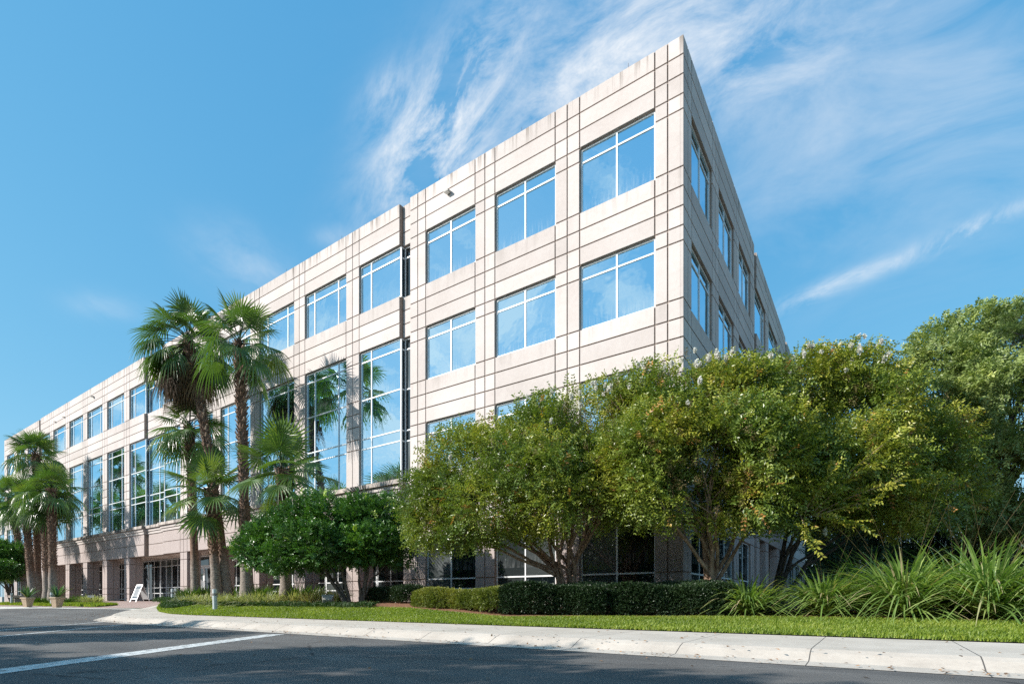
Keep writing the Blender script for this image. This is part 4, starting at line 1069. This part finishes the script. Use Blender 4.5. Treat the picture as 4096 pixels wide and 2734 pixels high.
for i, (px, v) in enumerate(var):
    b = gp(px, v); clump('variegated_grass', 'pale cream striped grass clump ' + vlab[i], 'plant', 'cream striped grass clumps', b, 190, (.55, .95), 540 + i, 'varieg', .016, 1.35, 5, base_r=.35, stiff=.5, tint=(.5, .3))
for i, (px, v, m) in enumerate([(290, 13.7, 'lily'), (325, 13.9, 'lily'), (355, 13.9, 'varieg'), (382, 13.9, 'varieg'), (170, 13.2, 'lily'), (150, 12.9, 'lily'), (212, 12.9, 'lily')]):
    u, d = at_v(px, v); zz = -.48 + .375 * float(smooth(11.2, 16.4, v))
    clump('lily_clump' if m == 'lily' else 'variegated_grass', ('green strap-leaved clump left of the small stake sign', 'green strap-leaved clump next to the right planter', 'pale striped clump left of the stake sign', 'pale striped clump at the stake sign', 'green clump at the foot of the left palms', 'green clump behind the left planter', 'green clump behind the right planter')[i],
          'plant', 'strap-leaved clumps in the palm bed' if m == 'lily' else 'cream striped grass clumps', (u, v, zz), 200, (.6, 1.0), 580 + i, m, .024, 1.1, 5, base_r=.4, stiff=.55)

# low juniper mat at the nose of the lawn, one spreading mass
def juniper():
    rng = np.random.default_rng(88); n = 26000
    u = rng.uniform(-33, -14, n); v = rng.uniform(11.2, 14.2, n)
    lo = np.interp(-u, [-k[1][0] for k in KD], [k[1][1] for k in KD]) + .15
    bv = bed_v(u); ins = (v > np.maximum(lo, np.where(u < -26.5, lo, bv - .25))) & (v < np.where(u < -26.5, lo + 1.5, bv + .12))
    u, v = u[ins], v[ins]; n = len(u)
    hgt = .17 * (.6 + .4 * clump_noise(np.stack([u, v, 0 * u], 1), 3.)) * rng.random(n)
    P = np.stack([u, v, z_lawn(u, v) + hgt], 1)
    mb = MB(); sprays(mb, P, unit(rng.normal(0, .7, (n, 3)) + np.array((0, 0, .8))), rng, k=6, step=.02, L=.07, W=.03, tint=np.clip(rng.normal(.5, .22, n), .02, 1), droop=0)
    tag(mb.build('ground_cover', M['juniper']), 'low green juniper mat round the nose of the lawn', 'ground cover', kind='stuff')
    # the left bed's strip of turf
    n = 30000; u = rng.uniform(-62, -38.5, n); v = rng.uniform(12.1, 13.2, n); k = v > 12.1 + .5 * np.sin(u * .7) * .3; u, v = u[k], v[k]; n = len(u)
    z = -.48 + .375 * smooth(11.2, 16.4, v)
    P = np.stack([u, v, z], 1)
    mb = MB(); leaves(mb, P, rng.normal(0, .5, (n, 3)) + np.array((0, 0, 1.)), rng.normal(size=(n, 3)), rng.uniform(.1, .25, n), .05, np.clip(rng.normal(.5, .2, n), .02, 1))
    tag(mb.build('grass', M['grass']), kind='stuff')
juniper()

# fallen leaves on road, walk and lawn edge
def litter():
    rng = np.random.default_rng(99); n = 900
    u = rng.uniform(-29, 5, n); v = np.where(rng.random(n) < .45, 7.0 + rng.exponential(.22, n), rng.uniform(2.5, 10.2, n))
    keep = (rng.random(n) < .35) | ((v > 6.9) & (v < 10.2)); u, v = u[keep], v[keep]; n = len(u)
    kz = np.where(v < 7., z_road(u, v) + .008, np.where(v < 7.36, -.742, np.where(v < 7.7, -.62, -.61)))
    kz = np.where(u < -22, np.maximum(kz, z_road(u, v) + .05), kz)
    mb = MB(); P = np.stack([u, v, kz + .006], 1)
    leaves(mb, P, rng.normal(0, 1, (n, 3)) * np.array((1, 1, .12)), np.array((0, 0, 1.)) + rng.normal(0, .25, (n, 3)), rng.uniform(.035, .08, n), rng.uniform(.02, .045, n), np.clip(rng.normal(.5, .3, n), .02, 1))
    tag(mb.build('fallen_leaves', M['leafdry']), kind='stuff')
litter()

# ---------------------------------------------------------------- street furniture
def bollard(px, v, z0, h, label, tilt=0.):
    u, d = at_v(px, v)
    r = empty('bollard_light', (u, v, z0), label, 'bollard light', 'grey bollard lights')
    def piece(name, prof, mat, n=24):
        mb = MB(); mb.lathe([(max(a, 1e-4), z) for a, z in prof], (u, v, z0), n); o = mb.build(name, mat, r, smooth=False); return o
    k = h / .9; q = .092
    piece('post', [(q, -.05), (q, .60 * k), (q - .012, .61 * k), (0, .61 * k)], M['bollard'])
    piece('lens', [(0, .61 * k), (q - .025, .61 * k), (q - .025, .72 * k), (0, .72 * k)], M['lens'])
    piece('louvres', [p for i in range(4) for p in ((q - .024, (.625 + .025 * i) * k), (q - .002, (.62 + .025 * i) * k), (q - .002, (.627 + .025 * i) * k), (q - .024, (.632 + .025 * i) * k))], M['louvre'])
    piece('cap', [(q - .01, .715 * k), (q, .72 * k), (q, .895 * k), (q - .012, .9 * k), (0, .9 * k)], M['bollard'])
    r.rotation_euler = (0, tilt, 0)
    return r
u_, d_ = at_v(861, 11.25)
bollard(861, 11.25, float(z_lawn(u_, 11.25)), .88, 'grey bollard light standing in the lawn, tilted to the left', -.055)
bollard(691, 13.5, -.27, .86, 'grey bollard light rising from the juniper mat')
bollard(705, 14.6, -.2, .86, 'grey bollard light behind the one in the juniper, next to the pier')
bollard(47, 12.4, -.35, .86, 'grey bollard light at the left edge before the stone pedestal')
bollard(207, 12.3, -.36, .86, 'grey bollard light partly hidden by the right planter')

def planter(px, v, z0, label, plabel, seed):
    u, d = at_v(px, v); rng = np.random.default_rng(seed)
    r = empty('planter', (u, v, z0), label, 'planter', 'square planters at the drop-off')
    a = R(18); ca, sa = math.cos(a), math.sin(a)
    def ring(h, z): return [(u + x * ca - y * sa, v + x * sa + y * ca, z0 + z) for x, y in ((-h, -h), (h, -h), (h, h), (-h, h))]
    def loft(rings, name, mat):
        mb = MB(); V = [p for q in rings for p in q]; F = []
        for i in range(len(rings) - 1):
            for j in range(4): F.append((i * 4 + j, i * 4 + (j + 1) % 4, (i + 1) * 4 + (j + 1) % 4, (i + 1) * 4 + j))
        F.append((3, 2, 1, 0)); mb.raw(V, F); return mb.build(name, mat, r)
    loft([ring(.155, 0), ring(.16, .02), ring(.25, .53)], 'bowl', M['planter'])
    loft([ring(.247, .53), ring(.275, .545), ring(.29, .57), ring(.29, .61), ring(.275, .635), ring(.245, .64), ring(.23, .60)], 'rim', M['planter'])
    mb = MB(); mb.quad(*ring(.235, .595)); mb.build('soil', M['soil'], r)
    n = 34; base = np.array((u, v, z0 + .6)); mb = MB()
    for i in range(n):
        az = rng.uniform(0, 6.28); el = R(rng.uniform(48, 88)); L = rng.uniform(.65, 1.08); w = rng.uniform(.045, .07)
        e = np.array((math.cos(az), math.sin(az), 0)); s = np.array((-math.sin(az), math.cos(az), 0)); up = np.array((0, 0, 1.))
        rows = []
        for q in np.linspace(0, 1, 6):
            c = base + e * (.05 + L * math.cos(el) * q + .12 * q * q) + up * (L * math.sin(el) * q - .10 * q * q)
            ww = w * (.55 + 1.4 * q * (1 - q)) * (1 - q ** 3) + .002
            rows.append([c - s * ww + e * -.0 + up * ww * .35, c, c + s * ww + up * ww * .35])
        G = np.array(rows); ti = .98 if rng.random() < .06 else np.clip(rng.normal(.45, .2), .02, .88)
        i0 = np.arange(18).reshape(6, 3); F = np.stack([i0[:-1, :-1], i0[1:, :-1], i0[1:, 1:], i0[:-1, 1:]], -1).reshape(-1, 4)
        mb.raw(G.reshape(-1, 3), F, 0, ti)
    o = mb.build('agave_plant', M['agave']); tag(o, plabel, 'plant', 'spiky plants in the planters')
planter(111, 11.0, -.49, 'sandy square planter, left of the two beside the asphalt', 'spiky green plant in the left sandy planter', 611)
planter(229, 11.15, -.485, 'sandy square planter, right of the two beside the asphalt', 'taller spiky green plant in the right sandy planter', 612)

def a_frame():
    c = at_d(560, 2404.9, 36.6); z0 = -.155; c[2] = z0
    r = empty('a_frame_sign', c, 'white folding pavement sign standing on the brick plaza', 'sign')
    h, w, t = 1.19, .31, .47                       # height, half width, half splay
    ex, ez = np.array((CT, ST, 0.)), np.array((-ST, CT, 0.)); up = np.array((0, 0, 1.))
    sp = .366 * ex + .93 * ez; wd = .93 * ex - .366 * ez      # it splays across the view, its width runs in depth
    def pt(side, a, q, o=0.):   # side -1/+1, a across (-1..1), q 0 foot .. 1 apex, o outward offset
        nrm = unit(sp * side + up * (t / h))
        return c + sp * side * t * (1 - q) + wd * a * w + up * h * q + nrm * o
    def slab(mb, side, a0, a1, q0, q1, o0, o1, mat=0):
        P = [pt(side, a, q, o) for o in (o0, o1) for q in (q0, q1) for a in (a0, a1)]
        mb.raw(P, [(0, 2, 3, 1), (4, 5, 7, 6), (0, 1, 5, 4), (2, 6, 7, 3), (0, 4, 6, 2), (1, 3, 7, 5)], mat)
    for side in (-1, 1):
        mb = MB()
        slab(mb, side, -1, -.90, 0, .985, -.012, .018); slab(mb, side, .90, 1, 0, .985, -.012, .018)
        slab(mb, side, -.9, .9, .16, .2, -.010, .017); slab(mb, side, -.9, .9, .94, .985, -.010, .017)
        f = mb.build('leg_frame', M['alu'], r)
        mb = MB(); slab(mb, side, -.9, .9, .2, .94, -.004, .006, 0)
        slab(mb, side, -.8, .8, .77, .92, .006, .008, 1); slab(mb, side, -.8, .8, .215, .30, .006, .008, 1)
        for i in range(6): slab(mb, side, -.72, .3 + .07 * (i % 3), .70 - .06 * i, .715 - .06 * i, .006, .008, 2)
        for i in range(2): slab(mb, side, -.55, .5, .85 - .04 * i, .865 - .04 * i, .008, .0095, 0)
        mb.build('poster', [M['poster'], M['postergrey'], M['postergrey']], r)
    mb = MB(); mb.tube([pt(1, -1, 1.) , pt(1, 1, 1.)], .022, 8); mb.build('hinge', M['dkmetal'], r)
a_frame()

def stake_sign():
    u, d = at_v(364.5, 13.6); z0 = -.33; c = np.array((u, 13.6, z0))
    r = empty('stake_sign', c, 'small white sign on a dark stake in the plaza planting', 'sign')
    f = np.array((-CT, -ST, 0.)); f = np.array((CT, ST, 0.)); n = np.array((ST, -CT, 0.))
    def plate(mb, x0, x1, z0_, z1_, o0, o1, mat=0):
        P = [c + f * x + np.array((0, 0, z)) + n * o for o in (o0, o1) for z in (z0_, z1_) for x in (x0, x1)]
        mb.raw(P, [(0, 2, 3, 1), (4, 5, 7, 6), (0, 1, 5, 4), (2, 6, 7, 3), (0, 4, 6, 2), (1, 3, 7, 5)], mat)
    mb = MB(); plate(mb, -.03, .03, -.1, .5, -.02, .02); mb.build('stake', M['dkmetal'], r)
    mb = MB(); plate(mb, -.22, .22, .46, .63, .022, .03, 0); plate(mb, -.205, .205, .472, .618, .03, .033, 1); plate(mb, -.15, .13, .555, .575, .033, .035, 2); plate(mb, -.17, .16, .515, .53, .033, .035, 2)
    mb.build('panel', [M['ink'], M['poster'], M['postergrey']], r)
stake_sign()

def litter_bin():
    u, d = at_v(818, 17.3); c = np.array((u, 17.3, -.1))
    r = empty('litter_bin', c, 'dark slatted litter bin behind the palm trunks by the door', 'bin')
    mb = MB()
    for i in range(22):
        a = i * 2 * math.pi / 22; e = np.array((math.cos(a), math.sin(a), 0)); s = np.array((-e[1], e[0], 0))
        pts = [c + e * .24 + np.array((0, 0, .06)), c + e * .25 + np.array((0, 0, .6)), c + e * .30 + np.array((0, 0, .78)), c + e * .36 + np.array((0, 0, .84))]
        for p, q in zip(pts[:-1], pts[1:]): mb.raw([p - s * .024, p + s * .024, q + s * .024, q - s * .024], [(0, 1, 2, 3)])
    mb.build('slats', M['dkmetal'], r)
    mb = MB(); mb.lathe([(.235, .04), (.262, .04), (.262, .07), (.235, .07)], c); mb.lathe([(.25, .5), (.268, .5), (.268, .53), (.25, .53)], c); mb.build('hoops', M['dkmetal'], r)
    mb = MB(); mb.lathe([(1e-4, .06), (.22, .06), (.22, .74), (.2, .74), (.2, .1)], c); mb.build('liner', M['ink'], r)
litter_bin()

def spotlight():
    c = at_d(1311, 2405, 19.8); c[2] = float(z_lawn(c[0], c[1]))
    r = empty('ground_spotlight', c, 'grey box spotlight on the ground beside the ligustrum stems', 'spotlight')
    mb = MB(); mb.box(c[0] - .05, c[0] + .05, c[1] - .03, c[1] + .03, c[2] - .05, c[2] + .12); mb.build('stand', M['dkmetal'], r)
    fx = unit(np.array((-.6, .55, .55))); sx = unit(np.cross(fx, (0, 0, 1.))); ux = np.cross(sx, fx); o = c + np.array((0, 0, .23))
    def ob(mb, a0, a1, b0, b1, c0, c1, tp=1.):
        P = []
        for z in (0, 1):
            for y in (0, 1):
                for x in (0, 1):
                    k = 1. if z else tp
                    P.append(o + sx * (a0, a1)[x] * k + ux * (b0, b1)[y] * k + fx * (c0, c1)[z])
        mb.raw(P, [(0, 2, 3, 1), (4, 5, 7, 6), (0, 1, 5, 4), (2, 6, 7, 3), (0, 4, 6, 2), (1, 3, 7, 5)])
    mb = MB(); ob(mb, -.22, .22, -.17, .17, -.12, .13, .72); mb.build('housing', M['lightgrey'], r)
    mb = MB(); ob(mb, -.19, .19, -.14, .14, .128, .142); mb.build('lens', M['lens'], r)
spotlight()

def pedestal():
    u, d = at_v(76, 13.0); c = np.array((u, 13.0, -.35))
    r = empty('stone_pedestal', c, 'low stone pedestal with a broad cap behind the left bollard', 'pedestal')
    mb = MB(); mb.box(u - .62, u + .62, 12.6, 13.4, -.5, .16); mb.build('body', M['aggregate'], r)
    mb = MB(); mb.box(u - .78, u + .78, 12.45, 13.55, .16, .36); mb.build('cap', M['stone'], r)
    mb = MB(); mb.box(u - .47, u + .47, 12.585, 12.602, -.35, .10); mb.build('panel', M['lawn'], r)
pedestal()

# neighbouring office at the far left edge
def neighbour():
    c = at_d(-90, 2396, 118); c[2] = -.5
    r = empty('office_building', c, 'distant low office block with blue glass bands at the left edge', 'building')
    x0, x1, y0, y1 = c[0] - 30, c[0] + 6, c[1] - 2, c[1] + 26
    ca = at_d(8, 2396, 112); x1 = ca[0]; x0 = x1 - 45; y0 = ca[1]; y1 = y0 + 30
    mb = MB()
    for z0, z1 in ((-.6, .6), (5.2, 6.4), (13.8, 18.4)): mb.box(x0, x1, y0, y1, z0, z1)
    for z in (14.9, 16.0, 17.2): mb.box(x0 - .03, x1 + .03, y0 - .03, y1 + .03, z, z + .12, 1)
    mb.build('wall', [M['farwall'], M['joint']], r)
    for z0, z1 in ((.6, 5.2), (6.4, 13.8)):
        mb = MB(); mb.box(x0 + .2, x1 - .2, y0 + .2, y1 - .2, z0, z1); w = mb.build('window', M['glass'], r)
        mb = MB()
        for x in np.arange(x0 + 1.5, x1, 1.8): mb.box(x - .04, x + .04, y0 + .12, y0 + .2, z0, z1)
        for y in np.arange(y0 + 1.5, y1, 1.8): mb.box(x1 - .2, x1 - .12, y - .04, y + .04, z0, z1)
        mb.build('frame', M['frame'], w)
neighbour()

# ---------------------------------------------------------------- sky, sun, camera
W = bpy.data.worlds.new('World'); SC.world = W; W.use_nodes = True
nt = NT(W.node_tree); bg = W.node_tree.nodes['Background']
EL = math.asin(-SUN_DIR.z); AZ = math.atan2(-SUN_DIR.x, -SUN_DIR.y)
sky = nt.n('ShaderNodeTexSky', sky_type='NISHITA', sun_disc=False, sun_elevation=EL, sun_rotation=AZ, air_density=1.0, dust_density=.12, ozone_density=5.0)
tc = nt.n('ShaderNodeTexCoord').outputs['Generated']
def dotv(v): 
    x = nt.n('ShaderNodeVectorMath', operation='DOT_PRODUCT'); nt.set(x.inputs[0], tc); x.inputs[1].default_value = v; return x.outputs['Value']
fw, rt, upz = dotv((-ST, CT, 0)), dotv((CT, ST, 0)), dotv((0, 0, 1))
fwc = nt.math('MAXIMUM', fw, .12)
xs, ys = nt.math('DIVIDE', rt, fwc), nt.math('DIVIDE', upz, fwc)          # a direction's bearing and height as seen looking at the block
def comb(a, b, c=0.):
    x = nt.n('ShaderNodeCombineXYZ'); nt.set(x.inputs[0], a); nt.set(x.inputs[1], b); nt.set(x.inputs[2], c); return x.outputs[0]
pl = comb(xs, ys)
def blob(x, y, rx, ry, ang=0.):
    c, s = math.cos(ang), math.sin(ang)
    dx, dy = nt.math('SUBTRACT', xs, x), nt.math('SUBTRACT', ys, y)
    a = nt.math('DIVIDE', nt.math('ADD', nt.math('MULTIPLY', dx, c), nt.math('MULTIPLY', dy, s)), rx)
    b = nt.math('DIVIDE', nt.math('SUBTRACT', nt.math('MULTIPLY', dy, c), nt.math('MULTIPLY', dx, s)), ry)
    r2 = nt.math('ADD', nt.math('MULTIPLY', a, a), nt.math('MULTIPLY', b, b))
    return nt.math('POWER', 2.718, nt.math('MULTIPLY', r2, -1.0))
def pxd(px, py): return (px - CX) / FPX, (HZ - py) / FPX
def wisp(ang, sx, sy, scale, seed, lo, hi, dist=.35, rough=.58):
    v = nt.mapping(nt.mapping(pl, (1, 1, 1), (0, 0, -ang)), (sx, sy, 1), (0, 0, 0), (seed, seed * .7, 0))
    return nt.maprange(nt.noise(v, scale, 8, rough, dist), lo, hi)
al = None
def add(x):
    global al
    al = x if al is None else nt.math('ADD', al, x)
A1 = R(58)
w1 = wisp(A1, 1.0, 2.2, 4.2, 3.1, .40, .74, .5, .66)
m1 = nt.math('ADD', nt.math('ADD', blob(*pxd(1720, 600), .20, .085, R(64)), nt.math('MULTIPLY', blob(*pxd(1900, 330), .20, .07, R(57)), .6)), nt.math('MULTIPLY', blob(*pxd(1540, 370), .06, .035, R(50)), .5))
add(nt.math('MULTIPLY', w1, nt.math('MULTIPLY', m1, 1.25)))
w2 = wisp(R(35), 1.0, 2.0, 3.6, 8.4, .38, .74, .5, .66)
m2 = nt.math('ADD', blob(*pxd(2720, 160), .34, .19, R(20)), nt.math('MULTIPLY', blob(*pxd(2260, 400), .16, .08, R(38)), .7))
add(nt.math('MULTIPLY', w2, nt.math('MULTIPLY', m2, .95)))
w3 = wisp(R(16), 1.0, 2.6, 2.2, 5.7, .38, .74, .6, .6)
m3 = nt.math('ADD', blob(*pxd(3500, 560), .55, .26, R(10)), nt.math('MULTIPLY', blob(*pxd(3950, 300), .4, .2, R(20)), .6))
add(nt.math('MULTIPLY', w3, nt.math('MULTIPLY', m3, .30)))
w4 = wisp(R(30), 1.0, 2.6, 5.0, 12.2, .40, .70, .6, .66)
m4 = nt.math('ADD', blob(*pxd(3370, 1130), .14, .016, R(22)), nt.math('MULTIPLY', blob(*pxd(3920, 900), .14, .018, R(24)), .8))
add(nt.math('MULTIPLY', w4, nt.math('MULTIPLY', m4, .75)))
w5 = wisp(R(-35), 1.0, 2.2, 4.0, 2.2, .36, .8)
m5 = nt.math('ADD', nt.math('MULTIPLY', blob(*pxd(970, 1050), .10, .05, R(-30)), .6), nt.math('ADD', nt.math('MULTIPLY', blob(*pxd(430, 1225), .07, .025, R(-10)), .35), nt.math('MULTIPLY', blob(*pxd(1330, 950), .035, .02), .45)))
add(nt.math('MULTIPLY', w5, m5))
infront = nt.maprange(fw, .12, .3)
al = nt.math('MULTIPLY', al, infront)
# low broken cumulus over the rest of the sky (seen only mirrored in the glass)
zc = nt.math('MAXIMUM', upz, .06)
pc = nt.n('ShaderNodeVectorMath', operation='SCALE'); nt.set(pc.inputs[0], tc); nt.set(pc.inputs['Scale'], nt.math('DIVIDE', 1.0, nt.math('ADD', zc, .12)))
cum = nt.maprange(nt.noise(pc.outputs[0], 2.8, 9, .60, .9), .46, .62)
side = nt.maprange(dotv((0, -1, 0)), -.02, .2)
low = nt.maprange(upz, .95, .40)
al = nt.math('ADD', al, nt.math('MULTIPLY', nt.math('MULTIPLY', cum, side), nt.math('MULTIPLY', low, .8)))
al = nt.math('MINIMUM', al, .95)
CLOUD = (3.9, 4.0, 4.1)
sc_ = nt.n('ShaderNodeSeparateColor'); nt.set(sc_.inputs[0], sky.outputs[0])
cc_ = nt.n('ShaderNodeCombineColor')
for i_, (g_, a_) in enumerate(((.81, .65), (.424, 1.46), (.241, 2.32))):      # the photograph's clear, slightly cyan film response to a blue sky
    nt.set(cc_.inputs[i_], nt.math('MULTIPLY', nt.math('POWER', sc_.outputs[i_], g_), a_))
skyc = cc_.outputs[0]
mixc = nt.mix(al, skyc, CLOUD)
nt.set(bg.inputs['Color'], mixc); bg.inputs['Strength'].default_value = .15

sl = bpy.data.lights.new('sun', 'SUN'); sl.energy = 4.5; sl.angle = R(.53); sl.color = (1., .955, .895)
so = bpy.data.objects.new('sun', sl); COL.objects.link(so); so.rotation_euler = SUN_DIR.to_track_quat('-Z', 'Y').to_euler(); so.location = (-40, -45, 60)

cam = bpy.data.cameras.new('camera'); co = bpy.data.objects.new('camera', cam); COL.objects.link(co)
cam.sensor_width = 36; cam.lens = FPX / 4096 * 36; cam.shift_y = (HZ - 1367) / 4096; cam.clip_start = .1; cam.clip_end = 6000
co.location = (0, 0, 0); co.rotation_euler = (R(90), 0, R(34.339))
SC.camera = co

SC.view_settings.view_transform = 'Standard'; SC.view_settings.look = 'None'; SC.view_settings.exposure = .74; SC.view_settings.gamma = 1
SC.render.engine = 'CYCLES'; SC.cycles.use_denoising = False
SC.cycles.max_bounces = 10; SC.cycles.diffuse_bounces = 6; SC.cycles.glossy_bounces = 4; SC.cycles.transmission_bounces = 3
